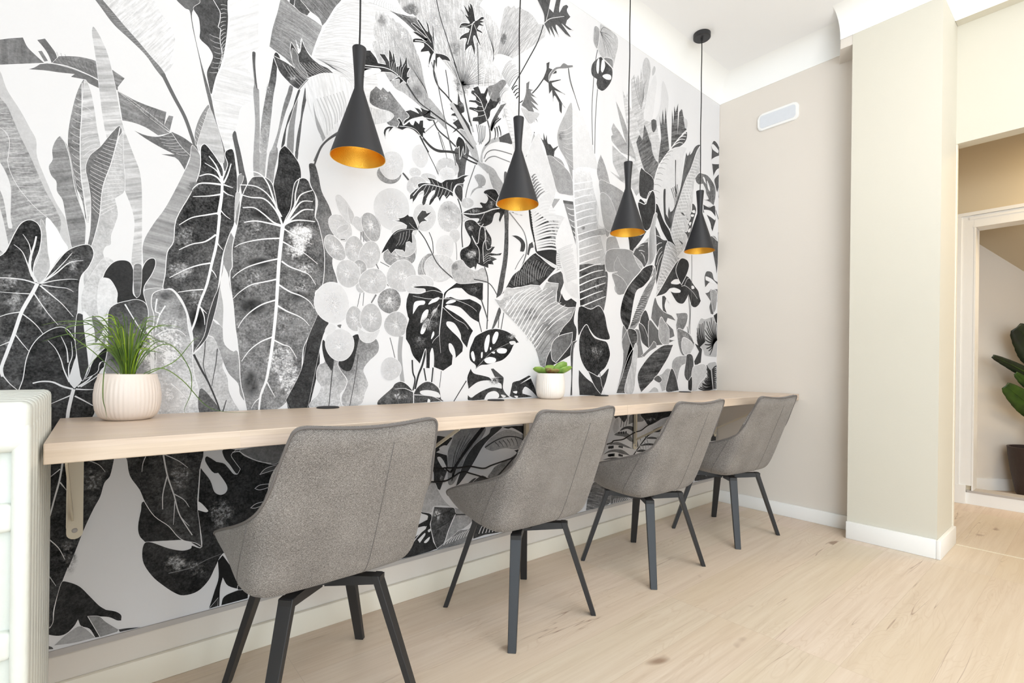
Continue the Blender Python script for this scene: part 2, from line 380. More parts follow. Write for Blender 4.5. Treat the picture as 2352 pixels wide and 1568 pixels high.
# angled wall of the room behind the door, its skirting and a sloping wedge under the ceiling
def angled(name, s0, s1, d0, d1, z0, z1, m):
    o0 = Vector((5.156, -1.059)); u = Vector((0.672, -0.741)); n = Vector((-0.741, -0.672)); bm = bmesh.new()
    P = [o0 + u * s0 + n * d0, o0 + u * s1 + n * d0, o0 + u * s1 + n * d1, o0 + u * s0 + n * d1]
    prism(bm, [(p.x, p.y) for p in P], 'z', z0, z1); return struct(obj(name, bm, m))
angled('wall_back_room', -1.2, 1.6, -0.1, 0.0, 0, 2.5, 'beige')
angled('baseboard_back_room', -1.2, 1.6, 0.0, 0.015, 0, 0.088, 'white')
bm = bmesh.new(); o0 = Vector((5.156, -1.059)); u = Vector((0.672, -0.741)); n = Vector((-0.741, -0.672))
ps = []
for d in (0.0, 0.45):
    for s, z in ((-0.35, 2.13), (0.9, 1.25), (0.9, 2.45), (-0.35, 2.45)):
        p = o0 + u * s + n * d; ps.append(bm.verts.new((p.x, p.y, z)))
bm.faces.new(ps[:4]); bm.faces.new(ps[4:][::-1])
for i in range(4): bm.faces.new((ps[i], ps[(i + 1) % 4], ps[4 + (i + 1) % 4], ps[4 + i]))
struct(obj('ceiling_sloping_wedge', bm, 'tan'))

# ------------------------------------------------------------------ mural
MURAL = """P 208 12 5|-409 3232,-372 3187,-357 3139,-343 3097,-299 3018,-266 2946,-242 2891,-238 2809,-206 2706,-169 2602,-131 2526,-115 2450,-103 2294,-243 2274,-401 2252
P 168 35 0 g-371,3060,-270,2546,175 s870,492,172,40|-409 3140,-371 3060,-347 3028,-327 2974,-297 2888,-267 2815,-242 2746,-205 2643,-169 2567,-147 2486,-177 2354,-269 2374,-402 2318
P 236 5 0|-406 2796,-368 2746,-344 2692,-330 2634,-329 2567,-329 2487,-323 2439,-337 2437,-357 2581,-405 2716
P 232 5 0|-404 2617,-366 2525,-336 2356,-331 2296,-365 2324,-402 2385
S 235 10 11|-370 2913,-351 2899,-337 2863,-339 2794,-342 2760,-332 2708,-310 2653,-285 2611,-245 2558,-199 2513
V 225 9 9 22|-342 3003,-312 2911,-272 2786,-221 2626,-168 2525|-370 2993,-360 2896,-340 2767,-305 2620,-255 2507
P 122 25 7 s34,999,174,20|-410 3318,-373 3337,-335 3360,-294 3381,k-294 3381,-277 3341,-247 3312,-216 3286,k-216 3286,-372 3215,-409 3199
P 140 20 0|k-239 3336,k-226 3343,k-203 3302,k-216 3293
P 118 20 0|k-243 3390,k-215 3409,-191 3377,-175 3352,k-165 3317,k-165 3303,k-189 3297,-201 3331,-217 3359
P 140 30 7 s996,-80,172,35|k-188 3297,k-162 3343,-112 3363,-69 3374,-19 3376,21 3362,k47 3357,k103 3330,k74 3271,k74 3252,-1 3280,-68 3298,-133 3305
P 120 20 4|k-273 3232,-251 3251,k-230 3277,k-206 3290,-133 3301,-68 3294,-1 3272,k-1 3236,-46 3248,k-57 3262,k-116 3254,k-102 3274,-164 3259,-211 3250
P 135 30 8 s988,-149,154,30|k74 3252,165 3223,k291 3210,k282 3135,k301 3194,k324 3196,k307 3103,228 3133,165 3174
P 138 30 8 s982,-188,273,30|k72 3251,134 3209,215 3152,k309 3096,k254 3065,197 3092,142 3101,k94 3098
P 115 30 6|k145 3060,197 3050,254 3059,k309 3096,k318 3106,372 3091,k420 3065,k407 2992,k381 2905,353 2949,k333 2964,k268 2964,k330 2981,261 3003,198 3030
S 235 7 14|-310 3221,-206 3288,-122 3298,-57 3291,-7 3281,74 3252,165 3204,260 3143,312 3104,359 3039,407 2996
V 90 6 6 12|-185 3309,-68 3312,-1 3294|-212 3361,-90 3361,-19 3361
V 90 7 7 9|92 3232,196 3161,292 3114|122 3220,227 3226,292 3185
V 90 8 8 7|87 3222,141 3181,190 3144|141 3207,215 3152,292 3098
V 235 8 8 7|319 3091,373 3027,400 2986|248 3077,261 3026,333 2984
P 205 12 7 s925,377,250,50|-30 3552,-36 3515,-26 3439,-13 3334,0 3192,15 3064,36 2960,84 2846,106 2731,134 2646,150 2573,150 2497,140 2343,149 2284,153 2192,k166 2142,181 2172,186 2311,185 2681,175 2832,137 2951,94 3089,63 3274,32 3426,-3 3514
P 140 40 7 s981,190,229,35|-63 3258,-89 3196,-110 3088,-124 2969,-124 2876,-115 2793,-95 2705,-67 2625,-50 2519,-39 2522,-62 2662,-72 2768,-77 2948,-71 3094
P 205 15 7 s881,472,261,50|-63 3258,-71 3094,-77 2948,-72 2768,-62 2662,-44 2521,-31 2596,-29 2670,14 2864,5 2936,-10 3027,-22 3125,-40 3221
P 146 25 7 s925,377,250,40|-156 2937,-174 2904,-184 2859,-182 2810,-196 2772,-186 2729,-167 2702,-164 2653,-143 2615,-132 2546,-115 2435,-98 2366,-49 2374,-53 2519,-78 2629,-107 2795,-124 2891,-140 2922
S 240 20 20|-72 3239,-72 3080,-77 2948,-73 2768,-59 2648,-46 2520,-51 2374
S 235 14 15|-153 2935,-135 2909,-118 2842,-107 2767,-92 2670,-61 2561,-50 2519,-53 2388
V 235 10 8 16|-72 3166,-76 2948,-68 2733,-59 2547|-97 3172,-119 2964,-107 2795,-67 2589
V 238 8 8 10|-72 3137,-70 2950,-64 2843|-28 3109,-10 3005,11 2923
P 200 30 8|80 2995,97 3030,102 2888,109 2724,k68 2670,81 2590,69 2528,53 2465,53 2420,30 2402,22 2363,42 2314,84 2275,82 2155,44 2136,-35 2135,-58 2228,-27 2414,3 2553,16 2717,49 2852
P 118 35 9|82 3065,59 3033,30 2980,2 2927,-37 2872,-54 2802,-41 2718,-32 2633,-33 2486,-46 2375,-27 2400,3 2559,16 2717,49 2852,77 2994,94 3037
S 240 21 15|85 3057,74 2986,49 2852,16 2717,3 2553,-24 2407
V 240 10 8 20|77 2994,49 2852,18 2718,3 2559|42 2991,-31 2859,-41 2740,-28 2597
V 242 10 8 18|77 2987,49 2837,20 2703,6 2554|95 2969,99 2850,103 2715,69 2617
P 232 12 8 g131,3580,254,3735,240 s527,849,88,30|-5 3734,36 3665,101 3605,162 3532,225 3473,k283 3406,k324 3501,k307 3486,328 3626,320 3670,299 3709,254 3766,196 3832
P 132 20 5|-39 3718,1 3664,54 3599,125 3547,193 3491,238 3432,277 3392,286 3415,263 3450,218 3494,155 3560,101 3612,41 3675,-16 3729
V 190 6 6 26|12 3684,101 3620,193 3522,257 3447|-16 3685,65 3611,162 3517,250 3437
S 112 103 84|270 3421,323 3314,377 3213,413 3111,455 2977
P 112 20 9|324 3886,371 3837,395 3832,410 3742,442 3593,479 3411,524 3228,562 3073,581 2953,600 2983,584 3079,538 3233,508 3380,457 3558,420 3722,409 3830,446 3901,453 3949
P 86 30 9|446 3945,446 3905,413 3857,440 3812,448 3742,448 3693,491 3662,514 3622,506 3578,485 3512,493 3449,511 3390,543 3517,564 3601,581 3708,594 3866,596 4018
S 240 20 19|505 3966,531 3928,550 3895,549 3845,541 3804,554 3797,551 3738,563 3642,557 3573,536 3498,511 3381
V 225 14 7 16|553 3955,554 3806,563 3642,542 3534|586 3963,587 3820,581 3708,564 3601
V 225 13 7 8|547 3753,556 3639,535 3515|483 3758,520 3641,492 3498
P 240 6 7 s772,635,207,20|600 4020,595 3824,574 3630,536 3498,515 3374,565 3442,639 3486,755 3512,k683 3649,k776 3791,760 3853,749 4092
P 236 8 7 s996,86,201,25|557 3556,k608 3585,699 3612,755 3512,725 3423,667 3360,649 3252,606 3086,591 3056,568 3142,538 3249,515 3374
P 150 20 9|492 3321,453 3238,429 3149,428 3100,437 3062,461 3142,481 3239,502 3304
P 205 15 7 s987,160,196,30|502 3304,481 3239,454 3132,441 3063,462 3028,570 2992,577 3061,561 3140,538 3216
V 240 9 9 9|498 3286,454 3140,437 3070|480 3288,433 3150,430 3092
S 250 52 39|596 3993,595 3824,571 3620,536 3498,514 3382
P 168 12 10 s987,-155,304,40|416 3060,459 3003,456 2936,443 2868,409 2770,356 2638,340 2595,331 2458,303 2382,294 2279,282 2183,212 2172,196 2220,192 2335,191 2451,233 2559,284 2655,328 2760,374 2883,404 2971
P 250 0 0|-204 2509,-168 2474,-141 2415,-119 2369,-151 2321,-187 2260,-195 2343
P 195 30 5|-224 2498,-204 2460,-195 2343,-187 2260,-217 2179,-242 2197,-250 2237,-223 2338
P 215 35 5|-25 2252,30 2348,83 2296,91 2117,45 2038,-1 2020,-57 2038,-63 2146
P 240 20 5|9 2227,55 2240,84 2176,85 2094,50 2083,16 2006,-1 2093
P 66 50 16 g-294,2464,-290,1986,80|-383 2260,-346 2319,-318 2405,-294 2464,-265 2489,-239 2482,-224 2457,-219 2416,-226 2345,-243 2280,-247 2224,-234 2184,k-224 2178,-202 2209,-166 2284,-125 2354,-82 2389,-43 2403,-24 2388,-18 2349,-37 2287,-64 2240,-74 2188,-76 2101,-81 2014,-89 1956,-88 1855,-161 1747,-237 1642,-297 1623,-378 1645
G 150 60|-335 2172|43,5,1,-61
G 165 50|-103 2300|38,5,1,-65
G 150 50|-315 2086|49,5,1,-75
G 140 50|-201 2090|57,5,1,-112
G 120 50|-332 1881|44,2,1,-102
S 240 17 37|-378 2187,-335 2192,-277 2189,-232 2174
S 240 9 29|-286 2414,-263 2367,-255 2299,-260 2277
S 240 30 60|-238 2412,-244 2370,-256 2313,-260 2277,-257 2236,-236 2184
S 240 9 29|-317 2358,-288 2328,-270 2276,-252 2209
S 245 75 57|-232 2177,-247 2134,-276 2062,-290 2020,-314 1916,-337 1827,-355 1753,-350 1712
S 240 27 9|-350 1719,-326 1678,-297 1644
S 240 37 10|-222 2178,-166 2234,-113 2298,-59 2317
S 240 28 9|-222 2178,-176 2233,-135 2295,-103 2350
S 240 26 9|-217 2179,-165 2200,-113 2213,-80 2215
S 240 26 9|-217 2172,-165 2167,-123 2165,-96 2150
S 240 34 9|-222 2168,-175 2120,-138 2081,-95 2020
S 240 26 9|-244 2127,-216 2074,-190 2028,-153 1974
S 240 26 8|-249 2123,-306 2121,-368 2121
S 240 29 8|-290 2030,-334 2017,-376 1993
S 240 25 9|-283 2020,-250 1988,-225 1955,-204 1915
S 240 25 9|-311 1923,-284 1876,-254 1829
S 240 25 8|-323 1885,-351 1867,-375 1853
P 58 40 16|-297 1623,-280 1698,-269 1794,-249 1864,-219 1914,-179 1951,-142 1965,-116 1951,-94 1913,-80 1863,-85 1798,-100 1740,-108 1690,k-89 1650,k-67 1678,-48 1718,-27 1769,1 1821,23 1862,k41 1867,44 1785,13 1733,-3 1637,-7 1514,-73 1422,-184 1395,-260 1436,-296 1507
P 236 0 5|-83 1808,-98 1754,-108 1704,-105 1675,-89 1657,-73 1668,-64 1697,-73 1754
S 240 29 47|-245 1678,-212 1687,-171 1683,-134 1661,-94 1646
S 240 9 31|-191 1894,-162 1853,-141 1797,-130 1747,-108 1682
S 240 9 29|-142 1917,-120 1854,-114 1783
S 240 9 29|-102 1891,-98 1819,-111 1761,-108 1682
S 240 39 10|-83 1646,-42 1642,-3 1643
S 240 39 10|-75 1657,-31 1696,2 1755,30 1814
S 240 31 10|-64 1657,-9 1703,36 1755
S 245 71 70|-91 1646,-102 1589,-112 1519,-116 1425
S 240 31 9|-102 1614,-139 1594,-181 1571
S 240 39 20|-86 1610,-53 1587,-13 1557
P 70 20 11|-81 2036,-57 2034,-45 2002,-28 1930,k-32 1769,-54 1689,k-66 1711,-79 1812,-88 1913
P 250 0 5|-57 2052,-29 2018,-20 1982,-11 1931,-16 1835,-26 1762,k-33 1769,-41 1857,-53 1965
S 225 11 12|-79 2052,-35 2054,-1 2042,22 2007,34 1963,0 1895,-32 1755,-43 1718
P 130 20 8|-23 2033,11 2006,28 1970,-5 1887,-11 1946
P 160 10 8|37 1941,20 1896,k8 1843,k32 1863
P 50 20 12|41 1867,1 1821,-21 1777,-32 1733,k-48 1696,2 1733,13 1785,47 1800
P 62 12 15|k20 2236,31 2274,54 2315,83 2338,119 2343,140 2327,152 2283,150 2229,150 2168,k166 2143,181 2171,183 2248,186 2295,201 2343,223 2369,245 2369,248 2334,230 2277,202 2220,196 2173,213 2120,219 2074,214 2020,164 1978,85 2094,82 2161,67 2204,49 2232,31 2237
P 168 10 13|196 2180,231 2203,278 2209,k279 2197,244 2178,233 2130,245 2053,242 1998,214 1973,207 2035,213 2097
P 130 20 8 s985,168,172,40|152 2321,186 2325,182 2171,166 2145,153 2176
P 92 40 16 g56,2084,243,1554,190|45 2060,73 2100,127 2124,169 2135,206 2116,219 2059,214 1973,271 1937,273 1725,48 1711,44 1859,43 1971
G 60 50|88 1823|54,1,1,-105
G 235 70|228 1850|77,2,1,-155
P 150 50 20 g269,2180,339,1709,212|250 2186,288 2204,327 2202,361 2158,396 2080,407 1992,428 1888,433 1807,458 1717,470 1586,474 1489,263 1500,259 1866,239 1943,245 2045,232 2106,234 2161
G 245 85|317 1884|87,3,2,-206
G 60 50|302 2168|46,5,0,-32
G 235 60|320 1614|60,-2,1,-95
S 250 33 22|257 2148,251 2077,270 2063,252 1983
S 250 33 22|296 2112,264 2039,252 1960
S 248 70 97|214 1973,233 1912,242 1725
S 248 33 11|249 1936,303 1974,363 1974,397 1943
S 248 35 11|246 1889,305 1852,364 1821,419 1766
S 248 34 11|115 2104,152 2031,189 1964,227 1920
S 248 34 11|326 1670,373 1621,414 1563
P 198 40 16|k436 1843,474 1889,k498 1956,537 1942,563 1918,567 1868,590 1818,586 1767,613 1700,621 1624,644 1564,680 1478,579 1457,471 1463,462 1627,440 1717,431 1807
P 105 45 0|469 1635,519 1593,578 1484,471 1489
S 70 59 37|436 1839,475 1750,511 1676,556 1558,578 1484
S 90 30 18|494 1948,491 1857,485 1775,504 1701
S 90 30 18|556 1876,550 1792,539 1717,529 1651
S 90 37 24|586 1483,607 1565
P 172 35 0 g529,2041,613,1751,150|k522 2057,551 2026,588 2003,k592 1919,619 1882,664 1862,677 1751,693 1639,714 1553,682 1597,670 1665,620 1725,590 1793,567 1868,537 1942,k501 1956
S 90 12 12|677 1682,702 1587
P 190 20 6|563 2252,586 2129,591 2003,551 2042,k525 2057
P 240 0 7|576 2409,606 2350,618 2301,638 2184,651 2049,656 1870,596 1902,584 1994,586 2129,571 2228,k563 2294
P 150 20 12|650 2816,665 2819,667 2708,656 2587,635 2490,628 2421,636 2354,614 2309,634 2184,k606 2333,580 2414,611 2579,640 2686
P 245 0 5|k637 2668,k664 2605,k649 2535,k622 2585
P 66 55 20 g462,3028,404,1961,100|475 3083,497 3071,540 3017,574 2959,k575 2901,k589 2951,599 3000,584 3046,591 3077,628 3092,645 2995,653 2912,650 2809,641 2654,611 2563,576 2423,556 2236,522 2050,501 1950,460 1882,k432 1842,431 1938,409 2058,375 2152,327 2211,285 2207,294 2294,302 2414,331 2482,343 2612,409 2770,446 2877,459 2962,458 3052
G 165 80|366 2320|75,10,1,-72
G 120 60|429 2816|49,12,0,-49
G 150 60|384 2523|62,11,1,-80
G 165 60|450 2167|56,5,1,-98
G 35 60|458 2046|57,4,1,-98
S 246 24 59|501 3019,541 2967,571 2883
S 246 18 49|480 2972,541 2942,571 2883
S 246 24 59|453 2887,498 2911,542 2905,571 2875
S 246 59 98|571 2917,570 2807,555 2679
S 246 25 50|618 3005,600 2932,579 2877
S 246 50 12|579 2868,631 2860
S 246 49 12|572 2833,601 2815,635 2810
S 246 59 17|564 2865,499 2857,450 2841,419 2801
S 246 49 17|565 2806,500 2781,423 2761
S 246 79 47|560 2680,546 2510,522 2382,498 2255,464 2144,444 2045,424 1978
S 246 49 17|551 2690,487 2665,417 2635,357 2582
S 246 39 12|562 2714,588 2685,618 2666
S 246 49 17|542 2559,488 2509,419 2481,358 2439
S 246 39 12|546 2518,560 2496,579 2474
S 246 48 17|515 2385,455 2364,393 2331,314 2273
S 246 38 12|519 2348,537 2326,548 2302
S 246 38 17|481 2224,422 2213,354 2194
S 246 38 12|464 2120,500 2082
S 246 38 12|471 2112,486 2064,490 2015
P 78 10 12|559 2245,577 2339,585 2407,567 2254,550 2135,522 2009,494 1924,439 1857,487 1949,507 2066,535 2176
P 165 25 0|741 3116,774 3125,777 3073,775 2950,746 2943
P 178 30 0|779 3126,816 3137,811 3056,804 2958,775 2950
P 150 30 0|837 3143,876 3181,882 3129,865 3035,854 2943,817 2934,822 3042
P 90 20 0|625 3172,641 3206,653 3142,669 3069,693 2973,707 2899,684 2816,667 2915,647 3055
P 95 20 0|943 3254,973 3264,974 3175,944 3166
P 150 15 0|942 3272,977 3301,974 3155,940 3145
P 84 20 0|901 3188,926 3195,923 3122,902 3117
P 104 30 0|989 3186,1008 3192,1002 3126,992 3123
P 150 10 12|652 2920,663 2952,686 2958,684 2919,668 2872,657 2810
P 200 10 7|645 2832,668 2837,667 2803,650 2731,k638 2660
P 68 45 17|881 3057,889 3149,909 3189,930 3201,974 3164,1018 3103,1028 3023,1002 2998,981 2929,969 2826,944 2712,911 2670,871 2832,858 2935
P 80 45 14 g1117,3120,1176,2852,120|1076 3123,1098 3138,1121 3130,1145 3052,1165 2963,1213 2879,1238 2807,1248 2714,1253 2580,1242 2482,1279 2362,1278 2218,1221 2193,1147 2159,1121 2746,1138 2891,1089 2991,1083 3055
P 64 35 14|1160 2177,1222 2087,1186 1990,1163 1895,1165 1800,1138 1668,k1082 1427,k976 1433,k949 1553,1043 1752,1059 1910,1094 1985
P 88 65 22 g661,2743,1133,1716,142|729 2943,768 2966,816 2968,850 2942,868 2876,884 2790,902 2722,k919 2687,936 2737,965 2807,977 2919,993 2986,1037 3023,1073 3015,1093 2974,1119 2933,1125 2859,1121 2784,1140 2750,1161 2679,1184 2569,1188 2456,1174 2322,1127 2269,1158 2150,1129 2063,1085 1968,1054 1883,1043 1735,1009 1625,958 1544,899 1497,k792 1471,k725 1466,704 1579,684 1666,675 1803,662 1931,650 2016,639 2143,623 2260,619 2344,631 2380,630 2498,655 2639,669 2744,683 2833
G 238 90|1032 2636|99,17,1,-110
G 240 85|998 2548|80,13,1,-82
G 205 60|1070 2429|82,11,1,-65
G 215 70|912 1815|112,2,2,-135
G 228 75|964 1707|88,0,2,-164
G 215 60|1037 2277|63,7,1,-110
G 190 50|935 2068|78,5,2,-144
G 165 50|748 2629|88,16,1,-61
G 175 60|743 2316|72,9,1,-95
G 40 65|753 2143|97,8,1,-70
G 45 60|782 2426|98,14,0,-44
G 150 60|969 2088|97,7,1,-73
G 45 50|743 1664|64,-1,1,-122
G 45 55|1028 2240|81,8,1,-55
G 50 60|779 2731|73,15,0,-35
S 248 29 66|709 2985,776 2985,825 2935,859 2846,915 2687
S 248 28 49|667 2888,753 2900,818 2872,868 2812,910 2740
S 248 28 57|672 2829,730 2825,802 2833,859 2792,902 2730
S 248 28 57|684 2751,747 2764,803 2736,861 2695,915 2683
S 248 29 57|693 2662,755 2683,828 2684,915 2678
S 248 26 66|1019 3019,994 2913,986 2820,923 2689
S 248 27 58|1101 2956,1029 2911,995 2840,928 2694
S 248 27 58|1106 2882,1039 2868,995 2812,932 2695
S 248 32 58|1111 2827,1048 2814,996 2767,928 2690
S 248 32 58|1121 2750,1031 2742,979 2727,928 2694
S 250 121 86|919 2697,908 2578,897 2442,890 2289,883 2136,869 1965
S 250 97 52|869 1965,857 1858,842 1751,827 1672,799 1593,788 1479
S 248 49 14|908 2601,813 2580,733 2553,675 2526,641 2499
S 248 49 14|901 2469,806 2433,719 2391,665 2349,632 2311
S 248 48 14|885 2333,807 2306,736 2280,674 2230,637 2184
S 248 48 14|878 2198,801 2164,738 2115,692 2060,665 2007
S 248 48 14|864 1961,795 1927,732 1872,687 1802
S 248 39 9|827 1672,799 1584,768 1550,744 1508
S 248 49 10|924 2666,980 2640,1033 2622,1105 2593
S 248 49 16|920 2580,981 2554,1051 2529,1143 2467
S 248 57 16|913 2453,965 2424,1035 2406,1089 2385,1131 2325
S 248 57 16|898 2299,967 2261,1037 2241,1091 2209,1123 2165
S 248 57 16|891 2164,951 2132,1012 2110,1057 2085,1093 2046
S 248 48 15|869 1943,928 1914,971 1898,1015 1826
S 248 40 10|835 1672,856 1627,885 1573
P 165 25 0|727 3728,744 3732,745 3638,754 3520,768 3507,774 3118,742 3109,748 3305,735 3483,740 3545,731 3633
P 100 20 0|727 3728,745 3733,744 3668,751 3580,759 3509,746 3541,737 3611
P 88 50 0 g843,3677,798,3125,190|859 3780,889 3757,872 3688,867 3605,851 3493,838 3334,815 3130,778 3119,782 3297,805 3477,827 3590,840 3676
G 170 60|827 3528|23,8,1,-55
G 180 60|803 3199|20,6,1,-61
P 120 35 0 g950,3592,872,3188,165|950 3604,971 3600,951 3503,928 3426,905 3330,883 3223,866 3145,838 3136,849 3169,877 3265,893 3352,904 3418,921 3499,936 3549
P 148 15 0|1005 3580,997 3481,983 3349,976 3193,939 3208,944 3305,961 3418,981 3508
P 84 20 14|1002 3595,1017 3597,999 3533,976 3467,958 3392,935 3321,924 3216,901 3184,912 3263,929 3338,946 3407,970 3472,981 3520
P 104 30 0|1051 3651,1069 3655,1061 3581,1046 3498,1031 3416,1020 3296,1006 3184,991 3180,999 3290,1019 3405,1025 3478,1036 3559
P 100 20 0|623 3175,638 3210,655 3143,669 3088,694 2956,678 2952,645 3082
P 142 30 17 g841,3862,1138,4055,176 s954,-297,224,35|914 4158,974 4126,k1055 4106,k1106 4097,k1154 4082,1139 4010,1108 3924,k1089 3845,1045 3885,1019 3942,k1014 3859,k983 3917,k1002 3832,k956 3892,k950 3820,k979 3730,k918 3769,k824 3805,840 3924,868 4042,890 4146
P 88 20 14|947 4173,980 4189,k968 4130,k941 4139
P 100 40 14|980 4189,1010 4204,1042 4168,k1073 4140,k1055 4106,1011 4108,k971 4131
P 130 35 17 s825,-563,85,40|1010 4204,1309 4348,1248 4258,1203 4157,k1154 4082,1131 4124,k1073 4144,1042 4168
V 120 11 11 10|885 4094,857 3962,830 3839|1139 4029,1107 3931,1077 3859
V 180 12 12 6|885 4050,852 3898,842 3819|1069 3992,1020 3907,960 3761
P 236 6 16 s946,323,107,28|1309 4348,1442 4412,1545 4441,1662 4439,1667 4072,1520 4041,1561 3816,1480 3716,1365 3751,1241 3779,1109 3833,k1089 3845,1114 3927,1158 4071,1203 4157,1248 4252
S 250 72 57|1309 4341,1248 4252,1199 4149,1158 4064,1120 3956,1089 3845
V 222 22 15 16|1255 4255,1203 4144,1158 4038,1108 3872|1486 4405,1488 4294,1460 4142,1447 4011
V 215 29 17 12|1108 3846,1160 3841,1227 3827|1434 3922,1450 3789,1365 3758
P 84 45 19|k848 3759,877 3753,924 3746,k979 3730,966 3769,950 3833,k956 3891,k1002 3832,1014 3859,k1021 3942,1032 3912,1064 3860,1102 3831,1148 3816,1193 3814,k1234 3793,1161 3765,1110 3729,1066 3693,k1005 3599,974 3604,938 3625,890 3664,866 3711
P 132 25 10|962 3851,996 3826,1009 3774,1046 3743,1066 3699,k1047 3686,1003 3714,966 3757
G 150 60|967 3662|43,16,0,-32
V 220 9 9 14|1227 3794,1110 3735,1017 3616|1115 3836,1033 3790,889 3732
P 240 6 17 s291,-956,129,20|k1008 3597,1035 3642,1066 3693,1123 3740,1168 3768,1234 3786,1309 3784,1379 3749,1394 3686,1313 3433,1272 3407,1199 3324,k1154 3278,1120 3392,1074 3488,1055 3553,1048 3628
V 205 37 29 9|1112 3573,1215 3636,1310 3703|1193 3322,1265 3411,1332 3562
P 170 10 8|1096 3561,1119 3470,1152 3402,k1186 3333,k1167 3301,1120 3405
S 120 49 47|1272 3400,1212 3341,1160 3273,1135 3219,1110 3153
S 245 14 11|1055 3514,1094 3423,1153 3337
S 120 23 23|1008 3597,1035 3642,1066 3689
S 92 66 54|1265 3385,1198 3322,1152 3252,1112 3128
P 215 35 0 g1568,4316,1979,3969,175 s228,-973,83,35|1537 4366,k1549 4350,k1567 4377,k1575 4355,k1598 4387,k1606 4359,k1629 4380,k1652 4362,k1676 4373,k1692 4351,k1723 4361,k1748 4347,k1788 4335,k1822 4305,1856 4231,1908 4132,1944 3994,k1980 3886,2015 3860,2106 3798,2133 3760,2144 3693,2070 3732,1895 3803,1770 3849,1690 3863,1572 3991,1511 4114,k1540 4148,1517 4202,1531 4285
G 130 50|1583 4309|54,24,1,-71
G 140 50|1877 3895|76,28,1,-82
G 245 60|1748 4288|65,28,1,-88
V 150 10 7 20|1971 3906,1944 3957|1822 4305,1538 4338
P 120 50 0 g1500,3759,1773,3673,150|k1500 3759,k1544 3817,k1582 3802,k1597 3829,k1636 3808,k1651 3820,k1699 3779,1764 3729,1813 3679,1765 3604,1694 3567,1631 3583,k1689 3652,1653 3662,1576 3665,1501 3682
G 190 60|1598 3751|69,25,1,-43
P 222 20 9 s12,-999,73,25|1458 3639,1546 3655,1638 3671,1689 3652,1646 3595,1578 3555,1518 3532,1459 3541
P 205 35 0 g1722,4496,2245,4465,222 s-147,989,103,40|1681 4528,2485 4914,k2455 4835,k2527 4819,k2538 4799,k2580 4801,k2591 4773,k2633 4775,k2655 4743,k2677 4718,2636 4549,2596 4431,2715 4334,2641 4238,2496 4167,2308 4090,2250 4101,2118 4223,2010 4257,1871 4357,1787 4423
P 110 45 0 s-859,510,78,40|1644 4416,1746 4434,1836 4446,k1861 4465,1904 4424,2008 4379,k1974 4333,1871 4349,1771 4387,1691 4409
G 110 70|1819 4497|100,47,1,-74
G 100 60|2297 4118|117,44,2,-136
G 110 50|2227 4378|105,44,1,-87
G 225 60|2016 4482|107,48,2,-122
V 130 14 10 38|2307 4098,2302 4104|2118 4223,2208 4409,2275 4366,2352 4381,2462 4377,2545 4344,2651 4301,2705 4270
V 160 14 7 40|2288 4115,2307 4114|1705 4524,1884 4610,2147 4744,2336 4827,2455 4835,2644 4755
V 160 12 7 22|2637 4498,2606 4418|2466 4807,2677 4710
P 212 20 0 s523,852,111,35|2677 4718,k2728 4938,k2772 4984,k2805 4978,k2839 5016,k2862 5000,k2907 5039,k2942 5029,k3001 5039,k3049 5034,k3098 5012,k3135 4983,3212 5008,3214 4899,2983 4675,2812 4518,2758 4393,2649 4418,2616 4489
V 160 14 7 30|2649 4435,2757 4513|2750 4956,2930 5032,3086 5015,3198 4965
P 238 10 0|2638 4414,2759 4359,2872 4332,2940 4446,2869 4523,2778 4539,2648 4503
V 110 15 9 16|2704 4355,2794 4268|2812 4535,2940 4446
G 110 60|2721 4669|55,24,1,-68
P 248 4 16|1449 4381,1492 4405,1537 4408,1644 4416,1746 4434,k1861 4468,k1836 4477,1803 4460,1746 4471,1674 4524,1448 4415
V 150 9 7 12|1507 4401,1628 4416,1746 4434|1536 4458,1643 4480,1722 4467
S 190 12 13|1478 4401,1537 4408,1644 4419,1739 4423,1803 4435,1857 4459
S 236 65 32|2579 4508,2554 4414,2525 4294,2501 4112
P 175 30 0|1980 3886,2033 3859,2105 3806,2152 3751,2125 3734,2016 3791,1946 3836
S 150 34 35|1949 3606,2070 3737
P 92 30 0|2238 3569,2372 3656,2364 3540,2341 3477,2328 3361,2310 3236,k2302 3137,2234 3202,2252 3270,2260 3384,2230 3503
P 178 25 16|2351 3795,2411 3717,2453 3614,2485 3524,2515 3524,2631 3505,2685 3451,2741 3388,2709 3295,2655 3300,2601 3371,2558 3444,2506 3472,2414 3521,2373 3591,2313 3671,2255 3749,2207 3797
P 186 20 16|2484 3532,2503 3629,2554 3710,2648 3780,2823 3833,2823 3807,2681 3752,2575 3691,2514 3599,2515 3524
P 88 15 17|k2680 3790,2800 3869,k2823 3833,2835 3776,2768 3765,k2691 3752
S 120 39 42|2525 3560,2555 3619,2618 3662,2703 3678,2837 3685
S 140 46 42|2536 3538,2577 3583,2640 3613,2715 3613,2815 3610
S 248 48 16|2568 3447,2601 3371,2628 3327
P 110 20 13|2746 3501,2778 3509,2773 3430,2748 3355
E 150 40 13 0|1659 3213|99,25,1,-79
E 222 20 13 0|1674 3279|97,34,11,-102
E 222 15 14 0|1913 3413|72,29,16,-87
E 214 15 14 0|1869 3275|52,5,-7,-39
E 214 20 14 0|1988 3267|69,7,-6,-33
E 205 25 14 0|1887 3174|90,22,1,-75
E 215 30 15 0|2157 3380|104,-5,-34,-91
E 228 20 15 0|2158 3333|74,19,1,-55
S 90 76 77|1766 3244,1816 3202
S 215 10 11|1770 3249,1832 3209
E 220 12 17 1|1682 2954|141,58,38,-150
E 170 30 13 0|1512 2781|81,29,22,-107
E 214 20 14 0|1958 2948|101,28,12,-107
E 205 40 15 0|2186 2998|114,32,15,-123
G 150 40|2162 3060|74,16,1,-47
